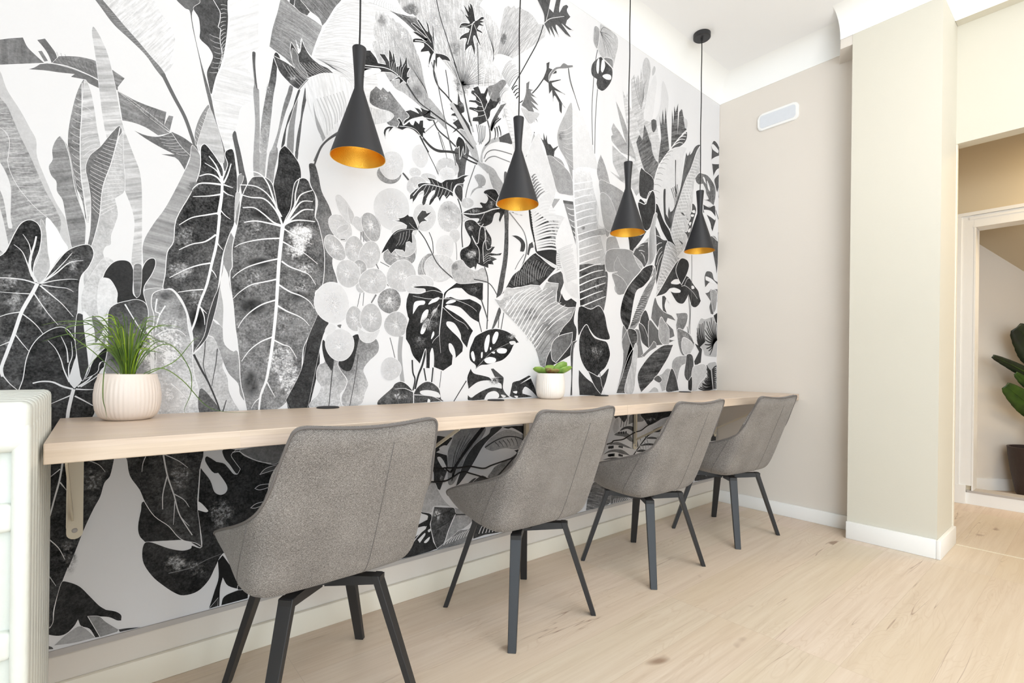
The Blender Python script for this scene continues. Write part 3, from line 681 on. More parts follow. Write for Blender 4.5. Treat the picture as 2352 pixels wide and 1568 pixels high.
E 216 10 10 0|1784 2802|107,20,1,-59
E 216 20 11 0|2239 2853|52,9,1,-56
E 226 15 11 0|2148 2743|85,14,1,-103
E 200 25 14 0|1851 2695|42,7,1,-112
E 208 20 12 0|2360 3146|64,14,1,-44
E 210 20 12 0|2347 3018|44,9,1,-40
P 170 25 16|2426 3386,2466 3416,2517 3417,2548 3383,2539 3339,2508 3315,k2549 3317,2458 3287,2408 3234,k2379 3187,2408 3267,2467 3314,2447 3350
S 105 29 24|2090 3627,2127 3552,2156 3459
S 105 38 37|2435 3482,2396 3378,2358 3271,2340 3186
S 120 24 24|2249 2800,2260 2722,2261 2658
S 80 34 34|1999 2838,2030 2770,2041 2664
S 95 34 35|1924 3553,1986 3450,2040 3373,2076 3313
S 90 36 36|2153 3685,2191 3579,2230 3471,2240 3426
E 160 45 13 0|1749 2615|135,20,1,-89
E 200 20 14 0|1794 2717|95,16,1,-105
E 165 40 14 0|1995 2565|83,-15,-41,-108
E 165 40 14 0|2013 2579|76,11,1,-93
E 216 30 15 1|2102 2569|145,20,2,-111
E 212 25 12 0|1297 2741|56,50,63,-76
P 216 15 9|1255 2944,1279 2969,1319 2949,1369 2891,1400 2829,1386 2787,1350 2785,1310 2821,1275 2872
P 200 15 9|1344 2896,1379 2874,1395 2828,1396 2769,1360 2801
P 206 15 9|1395 2838,1431 2840,1462 2801,1453 2745,1417 2748,1381 2786
P 200 15 9|1268 2726,1311 2763,1351 2775,1346 2740,1302 2708,1273 2702
E 176 30 16 1|1520 2790|62,33,41,-97
S 130 29 29|1442 2738,1443 2669
S 130 29 29|1461 2746,1464 2672
E 190 30 15 1|1258 2594|46,40,60,-74
S 110 28 28|1298 2659,1327 2665
E 196 30 12 1|1398 2607|69,23,18,-90
E 200 25 13 1|1512 2585|80,-1,-17,-101
E 168 30 12 0|1435 2479|52,7,1,-59
E 196 20 12 0|1447 2361|39,4,1,-60
E 205 25 15 1|1355 2429|81,39,36,-90
S 110 40 31|1561 2526,1616 2431,1661 2375
S 110 25 26|1593 2546,1665 2520
E 196 30 16 1|1541 2397|109,13,1,-93
E 200 25 17 1|1768 2463|120,-14,-33,-123
E 216 15 18 0|1929 2416|116,31,16,-75
E 150 60 16 1|1671 2267|95,9,1,-95
S 110 24 19|1443 2301,1423 2200
S 120 24 19|1470 2309,1464 2213
S 130 61 50|1564 2303,1527 2239
P 70 30 8|1165 2150,1222 2087,1186 1990,1163 1895,k1082 1465,k984 1462,k949 1553,1043 1752,1076 1938,1129 2081
P 150 45 14 g1186,1943,1229,1514,205|1186 1952,1215 1915,1225 1849,1293 1821,1294 1773,1324 1725,1354 1676,1335 1617,1306 1579,1316 1511,k1331 1491,1104 1501,1108 1538,1153 1583,1171 1640,1147 1678,1142 1734,1160 1786,1197 1810,1177 1895
P 66 20 0|1186 1957,1225 1897,1259 1830,k1244 1744,1197 1820,1179 1905
P 135 45 15 g1323,1802,1530,1603,205|1293 1812,1421 1972,1483 1995,1557 1988,1590 1939,1580 1877,1516 1815,1475 1755,1497 1694,1513 1644,1488 1584,1458 1505,1336 1498,1316 1560,1344 1627,1354 1685,1304 1754
P 60 20 0|1380 1980,1436 2002,1422 1903,1383 1754,1323 1754,1293 1812
S 75 37 27|1259 1830,1246 1705,1229 1500
S 85 29 24|1433 1863,1414 1705,1376 1499
E 228 12 18 1|1245 2213|115,41,39,-136
E 195 25 15 1|1404 2114|63,13,14,-89
E 196 25 16 1|1528 2128|84,13,11,-105
P 222 15 15|1430 2057,1472 2029,1535 2022,1594 2051,1578 1999,1536 1957,1483 1950,1441 1983
P 120 20 9|1280 2062,1310 2069,1305 2044,1320 2036,1290 2048
E 220 15 15 1|1301 1928|101,13,11,-111
P 228 10 8|1223 2068,1261 2061,1271 2033,1214 1991,1195 2019
E 195 25 17 1|1727 2095|98,6,1,-96
S 130 31 31|1677 1994,1701 1912,1719 1844
S 175 173 173|1768 2008,1759 1861,1784 1661
E 212 20 16 1|1686 1761|84,-13,-15,-87
E 212 15 14 0|1886 2411|98,11,1,-75
P 84 50 25|1698 1621,1721 1651,1766 1667,1813 1650,1861 1607,k1879 1574,1908 1617,1957 1654,2006 1664,2057 1647,2108 1602,k2129 1523,k2155 1502,1934 1497,1589 1495,1589 1531
G 160 60|1768 1556|82,-2,1,-42
P 240 0 10|1939 1589,2007 1595,2096 1574,2116 1535,2033 1548,1946 1567
P 245 0 0|2008 1527,2027 1516,2021 1494,2002 1500
S 240 40 40|1879 1596,1880 1494
S 240 26 12|1873 1585,1802 1613,1721 1610
S 240 26 14|1885 1563,1983 1555,2058 1542,2136 1503
S 62 65 55|1864 1831,1871 1735,1890 1681,1873 1596
S 62 90 77|1984 1921,1955 1800,1919 1714,1891 1606
S 62 56 56|1967 1768,1987 1670
S 62 57 57|2049 1774,2038 1658
S 70 23 23|2126 1747,2111 1613
S 200 11 11|2055 1768,2057 1658
S 75 49 36|2370 1666,2295 1564,2248 1499
P 52 30 24|k1850 2391,1898 2404,1983 2416,2059 2414,2111 2392,k2137 2361,2150 2385,2215 2437,2282 2481,2393 2494,k2534 2514,2531 2425,2525 2347,2452 2370,2380 2386,k2310 2430,2242 2423,2176 2388,k2148 2334,2203 2351,2284 2336,k2395 2352,2481 2325,2518 2293,2497 2232,k2501 2156,2412 2191,2341 2243,2285 2273,k2177 2281,2158 2262,2245 2224,2342 2174,k2434 2087,2400 2027,k2373 1939,2316 2000,2302 2057,2246 2133,2179 2146,2173 2118,2220 2075,2289 2022,2331 1966,k2329 1908,k2261 1852,2249 1918,2222 1962,2195 1967,2202 1916,k2234 1872,k2227 1798,k2143 1747,k2055 1777,2054 1868,2040 1928,k2022 1889,k2020 1768,k1986 1768,1984 1888,1978 1920,k1948 1844,k1930 1802,1869 1863,k1838 1943,k1806 1989,1807 2063,1830 2139,k1820 2161,1805 2232,k1810 2296,k1827 2343,1923 2348,k1972 2366,1965 2387,1898 2385
P 250 0 14|1876 2270,1924 2291,1967 2292,1961 2267,1912 2252,k1865 2184
P 250 0 14|2000 2271,2035 2312,2098 2335,2080 2306,2035 2285
P 250 0 15|2161 2291,2203 2323,2257 2322,2217 2301
P 250 0 14|1932 2124,1949 2190,1980 2225,2001 2222,1987 2171,1956 2137
P 250 0 14|2030 2197,2049 2231,2080 2245,2062 2210
P 250 0 14|1933 2043,1957 2115,1987 2155,2009 2151,1988 2095,1958 2039
P 250 0 14|2029 1999,2039 2043,2051 2060,2054 2033
P 250 0 15|2177 2343,2196 2378,2223 2368,2203 2351
G 120 70|2012 2119|102,6,1,-66
G 130 60|2049 2198|77,6,1,-66
G 110 50|2437 2438|87,9,1,-47
G 115 50|1928 1973|74,3,1,-86
S 240 49 28|2137 2361,2120 2203,2108 2102,2103 2035
S 230 17 11|2103 2035,2110 1969,2117 1891
S 230 17 11|2103 2035,2052 1989,2040 1966
S 225 23 12|2132 2260,2246 2179,2342 2140,2385 2096
S 225 23 12|2137 2328,2243 2332,2396 2294,2468 2253
S 225 23 11|2130 2372,2047 2385,1972 2366
S 225 23 11|2124 2326,1997 2314,1863 2323
S 225 17 11|2099 2280,2024 2163,1994 2074
P 52 35 28|k2461 1759,2460 1795,2402 1841,2398 1922,2429 1993,2457 2041,2529 2080,2603 2108,2694 2119,2804 2101,2886 2062,k2944 2008,2887 1987,2839 1910,2761 1847,2668 1821,2592 1802,2518 1795
P 250 0 16|2561 1915,2553 1974,2574 2041,2604 2060,2604 2000,2583 1922
P 250 0 17|2642 1990,2642 2038,2672 2088,2702 2083,2695 2040,2665 1991
P 250 0 17|2689 1931,2736 1950,2799 1940,2783 1909,2713 1907
P 250 0 16|2554 1843,2606 1868,2675 1857,2668 1827,2592 1814
P 250 0 16|2416 1899,2437 1911,2455 1853,2445 1830,2423 1859
P 250 0 12|2520 1902,2534 1908,2532 1867,2520 1860
P 250 0 12|2613 1952,2628 1947,2618 1929
P 250 0 12|2628 1911,2666 1915,2659 1900
P 235 10 13|2830 2009,2886 2018,2903 2000,2854 1985
S 180 19 13|2468 1771,2576 1868,2666 1930,2822 1997
G 150 60|2853 2060|65,3,1,-37
P 62 40 24|k2411 1771,2447 1730,2534 1712,2609 1694,k2640 1664,k2662 1688,2732 1700,2771 1687,2764 1601,2797 1551,k2846 1513,2642 1504,2393 1501,k2385 1550,2421 1526,2464 1548,2536 1581,2641 1609,k2749 1595,2733 1638,2609 1664,2491 1653,k2392 1596,2376 1689
P 80 15 17|k2623 1766,k2653 1772,k2771 1693,k2670 1694
P 250 0 16|2560 1500,2596 1556,2672 1572,2718 1541,2703 1511,2612 1502
P 240 0 10|2742 1540,2797 1526,2766 1515
G 150 60|2670 1663|78,-1,1,-42
P 60 50 26|k2837 1525,2860 1612,2876 1649,k2958 1667,k3067 1711,3093 1698,k2967 1635,k3093 1685,3147 1594,3175 1515,k3175 1505,3095 1569,3026 1603,k2993 1571,k2993 1546,3114 1511,2894 1505
P 250 0 11|2877 1562,2926 1567,2918 1545
P 250 0 11|2894 1524,2935 1522,2927 1507
P 62 25 24|k1971 3263,2023 3268,2068 3260,2104 3254,2149 3288,2214 3308,2261 3328,2318 3366,k2381 3384,2328 3345,k2333 3326,k2314 3297,2252 3274,2224 3232,2215 3198,k2221 3167,k2188 3172,k2156 3133,2124 3157,k2093 3099,k2070 3133,2052 3114,2009 3054,k1991 3050,2008 3104,2043 3158,2042 3177,2007 3150,k1982 3113,k1961 3048,k1940 3032,k1931 3056,1947 3135,1938 3149,1904 3118,1880 3075,k1851 3035,k1850 3068,k1826 3055,1829 3093,1862 3131,1879 3150,k1900 3162,1895 3191,1946 3215,k2006 3222,k1997 3243
P 70 35 15|2234 3234,2262 3272,2305 3267,2311 3188,k2302 3137,2263 3169,2234 3202
S 235 33 29|1854 3092,1929 3184,1989 3210,2060 3216,2150 3214,2215 3198,2254 3167,2292 3127
V 225 15 10 8|1955 3198,2078 3212,2197 3201|1854 3077,1991 3069,2160 3146
V 225 15 10 5|2033 3217,2150 3214,2215 3206|1988 3260,2140 3282,2233 3289
S 75 49 49|2263 3161,2293 3095,2308 3010,2305 2889,2317 2771
P 58 30 21|k1597 2604,1612 2642,1650 2713,1696 2779,1743 2813,k1800 2831,k1804 2854,1759 2868,k1679 2867,1742 2883,k1722 2890,1774 2911,k1811 2941,k1823 2929,k1852 2931,1865 2914,1882 2888,k1908 2833,k1858 2823,k1850 2800,k1855 2726,k1826 2736,k1801 2724,k1794 2649,k1770 2660,k1713 2658,k1678 2617,k1651 2648
P 70 30 18|k1900 2839,1908 2885,1890 2927,1906 2960,k1932 2996,k1966 2999,k1975 2982,k2018 2999,k1984 2961,k1954 2936,k1980 2922,1933 2905,1908 2870
S 215 16 10|1908 2833,1825 2828,1744 2802,1696 2765
S 215 16 10|1908 2833,1866 2847,1824 2877
V 205 12 8 4|1841 2828,1744 2781|1818 2727,1690 2647
S 80 44 48|1908 2833,1960 2781,2014 2699,2068 2614,2141 2554,2273 2476
P 60 40 25|k2303 3049,2361 3090,2440 3127,2511 3142,k2485 3169,2495 3184,2546 3187,2571 3230,2550 3259,2524 3269,2539 3294,2602 3321,2655 3325,k2693 3283,2667 3226,2668 3184,2777 3199,k2811 3171,k2960 3167,2890 3161,2833 3176,2800 3169,2745 3123,k2708 3051,k2691 3070,2701 3131,2647 3112,2617 3030,k2544 2982,k2493 2973,2452 2981,k2502 3008,k2442 2988,2481 3037,k2391 3023,2342 3033
G 165 60|2420 3090|81,17,0,-24
G 150 50|2604 3187|53,11,1,-50
S 240 45 49|2313 3051,2441 3069,2542 3107,2625 3149,2700 3174
S 220 26 13|2550 3267,2613 3239,2667 3218
S 225 19 12|2542 3107,2512 3051,2492 3022
P 62 55 26|2338 2988,2391 3015,2441 3012,2492 2981,k2544 2982,2576 2946,2613 2903,2619 2853,k2609 2826,k2657 2830,k2610 2768,k2674 2773,k2733 2791,k2717 2763,k2600 2741,k2680 2727,k2632 2699,k2643 2671,k2585 2667,k2586 2634,k2539 2640,k2508 2644,k2467 2655,k2452 2600,k2437 2626,k2397 2604,2319 2642,2289 2702,2307 2753,2375 2796,2394 2848,2364 2892,2334 2943
G 180 75|2406 2728|70,11,1,-49
G 150 60|2393 2938|50,9,0,-32
G 150 50|2577 2863|42,7,1,-42
S 240 31 30|2528 3004,2493 2956,2474 2837,2454 2826,2408 2883
S 240 31 31|2534 2980,2556 2893,2526 2821,2533 2681
S 240 30 31|2408 2879,2444 2824,2485 2773,2487 2666
S 240 23 24|2554 2984,2545 2924,2567 2794,2620 2820
V 225 14 14 4|2537 2731,2533 2656|2620 2786,2611 2700
P 190 35 19|k2205 2602,2242 2643,2309 2665,2348 2630,2397 2604,2457 2596,2518 2629,2560 2610,2582 2529,2551 2502,2489 2501,2419 2486,2273 2469,2215 2525
G 140 60|2243 2600|47,7,1,-40
P 92 45 0|2753 3160,2801 3170,2803 3010,2802 2787,2766 2560,2736 2434,k2675 2385,2703 2528,2747 2742,2762 2990
P 92 40 17|2707 2309,2662 2208,k2625 2109,2656 2123,2731 2262
S 75 52 52|2543 2640,2581 2538,2585 2323,2577 2107
S 90 64 52|2510 2363,2556 2260,2587 2179
S 90 50 40|2435 2520,2597 2504,2690 2405
S 90 40 40|2708 2224,2702 2126
S 90 40 40|2762 2265,2733 2116
S 80 51 38|2491 2173,2522 2080
S 110 55 57|2812 3160,2903 3091,2987 3018,3022 2923,3015 2820,2959 2684
S 210 13 14|2820 3155,2911 3080,2996 3007,3031 2911,3024 2808
S 90 28 28|2990 2816,2925 2730,2885 2662
P 70 20 22|k2836 2960,2904 2972,2971 2952,3006 2907,2990 2841,k2940 2833,2947 2910,2888 2944
P 80 20 23|k3048 2920,k3091 2949,3109 2898,3074 2880,k3050 2812,k3024 2821
P 66 35 28 s928,-372,183,45|3136 2853,3252 2816,k3420 2760,3292 2637,k3185 2545,2995 2518,2863 2491,k2736 2422,2798 2515,2861 2609,k2942 2670,3008 2755
P 84 30 29|3292 2604,3346 2670,k3468 2726,k3537 2667,3499 2581,3472 2510,k3541 2448,3543 2312,3450 2102,3358 1937,k3286 1856,3356 2097,3407 2369,3404 2570
V 200 18 12 14|2863 2509,2994 2537,3255 2645|2909 2653,3093 2806,3345 2763
P 64 25 30|k3481 2511,3541 2448,k3619 2477,k3700 2443,3663 2252,3705 2171,3687 2030,k3649 1918,k3454 1832,3269 1790,3337 2097
P 205 30 25 g2753,2374,3268,1829,150 s979,201,411,30|k2652 2377,2737 2379,2783 2482,2879 2492,k3080 2547,k3185 2552,k3221 2510,k3274 2595,k3441 2601,3406 2436,3542 2380,k3681 2392,3622 2276,3506 2173,3413 2046,3304 1896,k3269 1777,k3206 1802,3141 1957,3019 2081,2867 2198,2738 2287
G 235 70|2832 2369|114,11,1,-74
G 110 50|3084 2277|159,12,1,-90
G 130 50|3299 2161|130,8,2,-106
G 245 60|3104 2085|106,5,2,-103
V 246 52 26 14|2754 2313,2917 2164,3159 1945|3012 2526,3423 2572,3662 2335
V 120 56 18 5|3087 2084,3231 1894|3371 2299,3565 2163
P 120 35 30|3359 1871,3357 2004,3450 2089,k3645 2139,3627 2028,3530 1929,k3416 1831
P 90 20 21|k3646 2042,3717 2059,3667 2002,3652 1696,k3652 1509,k3620 1509,3632 1696,3619 1917
P 236 12 17 g2773,4175,3062,3636,228|2701 4261,2771 4248,2853 4191,2953 4075,3039 4013,3075 3922,3060 3764,2994 3669,2894 3654,2843 3777,2776 3930,2710 4128,2686 4205
G 170 50|2743 4017|39,13,1,-73
V 150 15 7 12|2710 4128,2843 3777|2757 4132,2892 3791
S 180 13 14|2701 4247,2727 4085,2809 3866,2860 3732
S 90 45 29|3100 3968,3076 3845,3001 3709
P 190 20 19|3092 3953,3110 3907,3043 3784,3010 3699,3059 3853
P 226 10 19|3076 3871,3162 3974,3199 3868,3273 3758,3349 3619,3388 3508,3362 3395,3300 3262,3527 3257,3628 3095,3694 2827,3718 2621,3700 2479,3539 2559,3478 2729,3345 2752,3144 2854,3108 2938,3070 3125,3044 3161,3137 3293,3065 3470,2994 3643
P 54 12 0|k3040 3228,3079 3243,3166 3229,3229 3202,3312 3166,3388 3080,3418 2984,3419 2917,3401 2847,k3412 2762,3263 2800,3137 2853,3109 2959,3064 3092
G 140 70|3349 3133|123,23,2,-93
G 150 80|3389 3013|95,16,2,-100
V 232 118 59 16|3066 3234,3099 3060,3150 2868|3336 3410,3510 3218,3534 2901
V 238 51 25 9|3066 3509,3138 3314|3178 3583,3316 3459
V 130 95 23 8|3069 3549,3138 3339|3125 3602,3252 3444
P 238 5 0|3389 2980,3471 3197,3548 3252,3671 3054,3714 2894,3729 2638,3558 2665,3508 2727
V 205 30 20 34|3419 2924,3559 2624|3631 3020,3718 2685
V 120 30 20 9|3410 2896,3413 2715|3448 2888,3489 2738
P 175 20 25|k3363 3410,k3448 3422,k3356 3308,k3332 3343
S 235 44 48|3114 2947,3137 2853,3263 2807,3421 2763,3489 2731
S 222 15 15|3408 2983,3403 2700
P 165 20 20 g3360,3642,3603,3532,150|3340 3677,3379 3607,3400 3485,3505 3496,3628 3503,3632 3574,3601 3635,3540 3702,3461 3804,3311 3802
V 225 40 26 5|3621 3619,3628 3503|3387 3663,3399 3518
P 150 20 0|k3487 3420,k3629 3438,k3645 3369,k3678 3237,k3711 3103,k3714 2943,k3629 3123,k3568 3250,k3507 3380
P 100 30 0|k3487 3420,k3629 3438,k3635 3408,k3497 3392
P 105 30 0|k3609 3182,k3689 3190,k3714 2929,k3671 3027
V 225 53 40 6|3645 3396,3707 3026|3507 3387,3666 3074
P 238 10 21 g3607,4332,4041,3605,222|3596 4409,3687 4387,3813 4260,3901 4102,3992 3883,4064 3610,4114 3327,4150 3187,4189 2971,4170 2746,4151 2552,4063 2397,3911 2327,3743 2315,3716 2691,3669 3102,3644 3375,3619 3646,3612 4058
P 190 20 21 g3491,4225,3599,3641,160|3596 4409,3490 4252,3416 4107,3395 4006,3429 3909,3517 3825,3578 3718,3637 3512,3627 3786,3612 4058
G 130 50|3456 4038|67,21,1,-67
P 165 25 20|3263 3815,3384 3788,3499 3752,3598 3682,3645 3514,3504 3481,3408 3486,3349 3606
V 225 18 15 8|3609 4223,3617 3742|3416 4093,3517 3825
P 80 30 0|k3180 3941,3216 3926,k3215 3997,k3243 3934,k3255 3990,3271 3916,k3307 3913,k3345 3884,k3419 3933,k3364 3863,k3355 3807,3309 3808,k3263 3795,3235 3866
P 238 25 0 g3802,3798,3862,3400,203|3639 3755,3995 3834,3999 3588,3981 3367,4051 3163,4157 2923,4135 2861,3926 2789,3737 2757,3712 3033,3665 3373
P 242 3 0|3886 3820,4000 3835,4042 3671,4101 3502,4144 3327,4083 3271,4015 3302,4024 3434,3956 3579,3910 3711
P 175 30 0|k3710 3138,k3876 3196,k4117 3263,k4163 3212,k3722 3070
G 110 60|3781 3207|42,8,1,-35
P 96 45 0|k3731 2819,3861 2852,4034 2861,k4124 2881,4125 2793,3982 2731,k3733 2686
P 92 60 0|k3733 2686,3982 2731,4159 2812,4173 2666,4132 2440,4044 2302,k3756 2281
G 160 50|3983 2645|99,11,2,-87
G 50 60|3821 2740|85,11,1,-35
G 50 60|3773 2480|63,6,2,-106
S 248 80 81|3624 3751,3638 3506,3678 3237,3712 3033,3724 2825,3724 2638,3756 2267
V 246 67 29 18|3630 3649,3667 3304,3713 2992,3734 2644,3760 2366|3974 3771,3980 3425,4086 3096,4153 2812,4170 2518
S 246 30 30|3693 2881,3729 2536,3722 2354,3704 2212,3718 2031
P 56 35 32|3732 2396,3910 2390,4040 2437,4131 2357,4180 2212,4223 2096,4069 2089,3958 2127,3849 2221,3787 2175,3726 2116
P 54 50 38|3849 2229,3914 2154,3980 2099,4091 2078,4171 2064,4211 2006,4231 1917,4164 1797,4075 1738,k4032 1694,3944 1709,3836 1780,3761 1892,3738 2032,3767 2146
G 120 60|4005 1941|134,4,2,-102
S 30 44 26|4076 1694,4006 1912,3960 2012
S 30 35 18|4017 1869,4116 1973
S 30 35 17|3995 1912,3896 1981
P 66 35 27|k3743 1766,3859 1681,3967 1622,4056 1548,k4102 1489,k3757 1506,3739 1639
P 66 30 27|k3879 1752,3965 1723,4076 1694,4211 1783,k4167 1635,k4091 1504,3989 1593
S 230 26 27|4031 1709,4076 1680,4100 1606,4147 1502
P 200 25 30|k4013 5384,4083 5384,4206 5384,4292 5359,4305 5270,4265 5132,k4225 4995,4172 5014,4070 5026,3969 5103,3995 5270,4000 5350
P 168 25 29|3916 5307,3955 5330,4001 5299,3969 5103,3909 5142,3904 5230
V 80 25 12 6|4005 5294,4025 5283|4271 5350,4224 5061,4070 5039
S 60 27 11|4009 5292,4064 5366,4186 5380
P 140 30 30|4110 5069,4213 5084,k4225 4995,4152 5019,4070 5039
P 82 35 29|4019 5039,4070 5026,4152 5006,4215 4978,4206 4867,4136 4761,4056 4692,k3976 4690,k3956 4734,k3965 4783,3896 4789,3872 4844,3903 4934
P 246 0 17|3962 4957,3994 5009,3996 4918,3983 4848,3957 4877
P 246 0 18|4040 5001,4070 5026,4091 4969,4052 4888,4028 4905
P 246 0 18|4053 4849,4113 4892,4185 4906,4186 4866,4114 4839
S 110 46 44|3969 5090,3933 4919,3908 4678,3893 4415,3913 4086
S 110 45 44|3976 4683,3960 4502,3948 4303,3945 4005
S 110 33 34|3537 4738,3565 4614,3639 4492,3711 4372
P 205 20 0|4745 5184,4767 5292,4813 5351,4874 5336,4901 5245,4879 5121,k4823 4884,4785 4999
P 205 15 0|4937 5259,4973 5317,4999 5290,4975 5230,4939 5194
P 232 8 20|4823 4884,4915 5120,5000 5225,5028 5118,4994 4930,4949 4695,4829 4584,4733 4611
P 226 5 18|5141 5204,5220 5159,5275 5029,5227 4787,5075 4648,4974 4660,5072 4809,5120 4974
P 204 25 0 s811,584,245,35|k4541 4993,k4596 5077,k4620 4995,k4665 5096,k4701 5039,k4721 5196,4773 4995,4823 4870,4780 4640,4975 4631,5132 4384,5036 4062,4790 4143,4645 4315,4570 4641
V 150 71 23 7|4731 4724,4775 4881|4562 5057,4842 5107
P 215 20 0 s877,479,274,35|k4393 4821,k4456 4755,k4476 4852,4501 4715,4640 4594,4737 4413,4984 4195,4890 3953,4652 3964,4533 4212,4460 4536
P 178 30 0|k4280 4663,4350 4595,4439 4487,4508 4371,4601 4231,4649 4119,4511 4206,4374 4439
P 180 25 0 s878,477,441,30|k4242 4417,k4289 4385,4354 4351,4510 4233,k4649 4147,k4380 4141,k4218 4216,k4207 4266,k4238 4289,k4210 4347
P 196 20 0 s878,477,438,30|k4230 4172,4402 4120,k4650 4063,4795 3886,k4657 3729,4564 3802,k4386 3828,k4193 3888,k4363 3864,k4244 3981,k4232 4072
P 170 30 29|k4038 4024,4089 3966,4152 3864,k4196 3755,k4023 3726,3982 3807,3990 3913
P 165 25 17|4017 3737,4196 3755,4409 3724,4566 3664,4524 3515,4266 3327,4165 3175,4101 3296,4078 3489
P 178 20 17|4036 3598,4157 3625,4263 3529,4307 3403,4205 3249,4101 3296
P 100 30 0 g4734,4554,5036,4062,120 s787,616,227,50|k4645 4329,k4701 4430,k4761 4391,k4793 4580,4854 4506,4930 4399,4978 4486,5082 4296,k5036 4062,4989 3904,4968 3753,4869 3777,k4840 4012,4742 4144
P 205 20 0 g4974,4689,4976,4558,215 s952,303,220,30|k4925 4666,4973 4696,k5028 4699,5064 4571,5132 4384,5084 4222,4982 4268,4930 4399
P 100 20 0|k4925 4666,4973 4696,k5023 4698,5030 4619,4977 4544,4936 4575
P 110 30 0 s923,383,207,50|k5085 4784,k5126 4679,k5153 4874,k5190 4700,k5212 4919,k5257 4646,k5301 4432,k5340 4474,k5352 4934,k5383 4761,k5397 4995,k5426 4928,k5479 5054,k5473 4666,k5508 4956,5563 5013,5593 4953,5638 4874,5668 4773,k5502 4629,5288 4414,5084 4207,k5129 4531
P 92 25 39|5668 4781,5693 4718,5643 4624,5504 4521,5341 4451,5502 4629
V 240 55 33 4|5612 4748,5314 4444|5683 4762,5658 4613
P 214 10 0|5608 4911,5680 4919,5696 4845,5653 4800,5624 4853
P 224 10 29 g5109,4229,5511,4183,228|5341 4451,5673 4570,5618 4445,5595 4205,5518 3875,5438 3704,5149 3525,4995 3613,4967 3799,5012 4027,5110 4200
S 240 74 65|5683 4778,5502 4629,5314 4436,5110 4214,5012 4027,4967 3799,4994 3700
V 165 41 25 10|5288 4414,5085 4178,4989 3904,4980 3756|5422 4482,5239 4219,5141 3940,5093 3751
P 72 30 26|k4743 4073,4815 4049,4988 3991,k4968 3753,4726 3745,4710 3979
P 100 20 25 s418,908,193,40|k6021 4706,5949 4685,5870 4629,5812 4549,k5764 4503,k5768 4563,5715 4479,k5676 4510,5632 4351,5588 4173,5553 4040,5465 3845,5394 3727,5323 3662,k5346 3423,5431 3684,5502 3832,5646 4125,5796 4353,5892 4539,5950 4631
P 210 15 25 s580,-814,144,40|6011 4681,6034 4568,5998 4342,5879 4204,5845 3929,5808 3814,k5738 3430,k5683 3316,k5425 3102,k5212 3072,5346 3423,5431 3684,5502 3832,5646 4125,5796 4353,5912 4556
V 240 40 40 30|5873 4502,5502 3822,5228 3142|5994 4514,5729 3850,5608 3251
P 90 10 0|k5560 3726,5616 3737,k5665 3706,k5608 3710
P 90 10 0|k5694 3685,k5733 3682,k5724 3665
P 90 10 0|k5511 3391,k5625 3358,k5606 3334
P 90 20 40|k5826 3903,5886 3895,5928 3829,5851 3663,5814 3550,k5739 3420,5699 3476,k5583 3528,5698 3512,5754 3591,5725 3607,5791 3704,5780 3745,5818 3806
P 244 0 24|5828 3802,5888 3826,5898 3796,5849 3785
P 244 0 24|5800 3749,5869 3763,5860 3740,5810 3730
P 244 0 23|5753 3634,5812 3655,5783 3608
P 244 0 23|5736 3535,5794 3578,5785 3534,5746 3516
P 70 10 0|5427 4342,5447 4343,5445 4096,k5472 3949,5445 3892
P 75 10 0|5191 3914,5212 3941,5233 3934,5232 3793,k5244 3646,5362 3548,k5327 3481,5219 3581,5189 3784
P 90 20 0|k5304 3749,5322 3712,5359 3659,k5380 3551,k5344 3555,5288 3635
V 90 74 37 5|5335 3968,5497 4068|5450 3688,5500 3904
P 60 20 52|5028 3719,5079 3720,5149 3626,5220 3541,5328 3460,5402 3352,5477 3282,k5494 3161,5441 3246,5295 3323,5170 3422,5100 3517,5030 3621
P 62 35 46|4725 3712,4804 3698,k4831 3672,4909 3834,5019 3811,5024 3600,4917 3433,4760 3245,4633 3114,k4573 2949,4531 3190,4529 3252,4811 3333,4755 3513,4688 3610
G 110 60|4845 3643|94,20,2,-80
P 62 30 46|4687 3657,k4805 3666,k4844 3683,4883 3764,4963 3863,5019 3811,5023 3616,4944 3438,4837 3370,4755 3482
P 175 20 24|4311 3198,k4386 3075,4198 3030,4152 2993,4150 3155,4264 3205
P 156 15 23|4152 3023,4409 3094,4608 3094,4738 3004,4767 2913,4614 2783,4515 2679,4492 2615,4323 2597,4297 2685,4416 2744,4248 2799,4342 2834,4156 2817
S 215 19 19|4339 2999,4281 2908,4295 2835,4416 2759
S 215 19 19|4351 2993,4413 2911,4537 2859
P 150 20 18|4248 2799,4415 2775,4515 2694,k4517 2617,4347 2585,4297 2685
P 185 10 25 s995,-98,226,30|4608 3094,4787 3218,4919 3304,4817 3047,4767 2913
P 178 15 34 s20,-999,1001,50|5010 3597,5066 3608,5028 3405,5060 3198,4980 3022,4845 2971,4895 3171,4918 3368,4970 3508
P 82 25 27|k5026 3470,5084 3415,5171 3331,k5287 3335,5204 3121,5122 2911,k5069 2773,5022 2996,5061 3165
V 235 42 28 5|5056 3410,5067 2838|5171 3348,5203 3154
P 90 25 27|k4893 3251,4774 3215,4658 3133,k4608 3063,4765 2992,k4819 2936,4897 3043
V 210 52 26 4|4658 3149,4816 3079|4813 3238,4859 2941
P 196 12 29 s818,-574,256,45|5288 3318,5469 3280,k5502 3165,k5580 3160,k5325 2937,5184 2719,k5057 2640,5122 2911,5204 3137
V 240 31 26 14|5259 3280,5177 3050,5084 2709|5532 3239,5474 3058,5212 2722
P 60 35 54 s941,-338,372,50|4953 2994,4819 2944,4715 2859,4564 2731,4467 2612,4409 2484,4394 2362,4449 2259,4549 2211,4668 2633,4823 2729,5010 2896,5036 2981
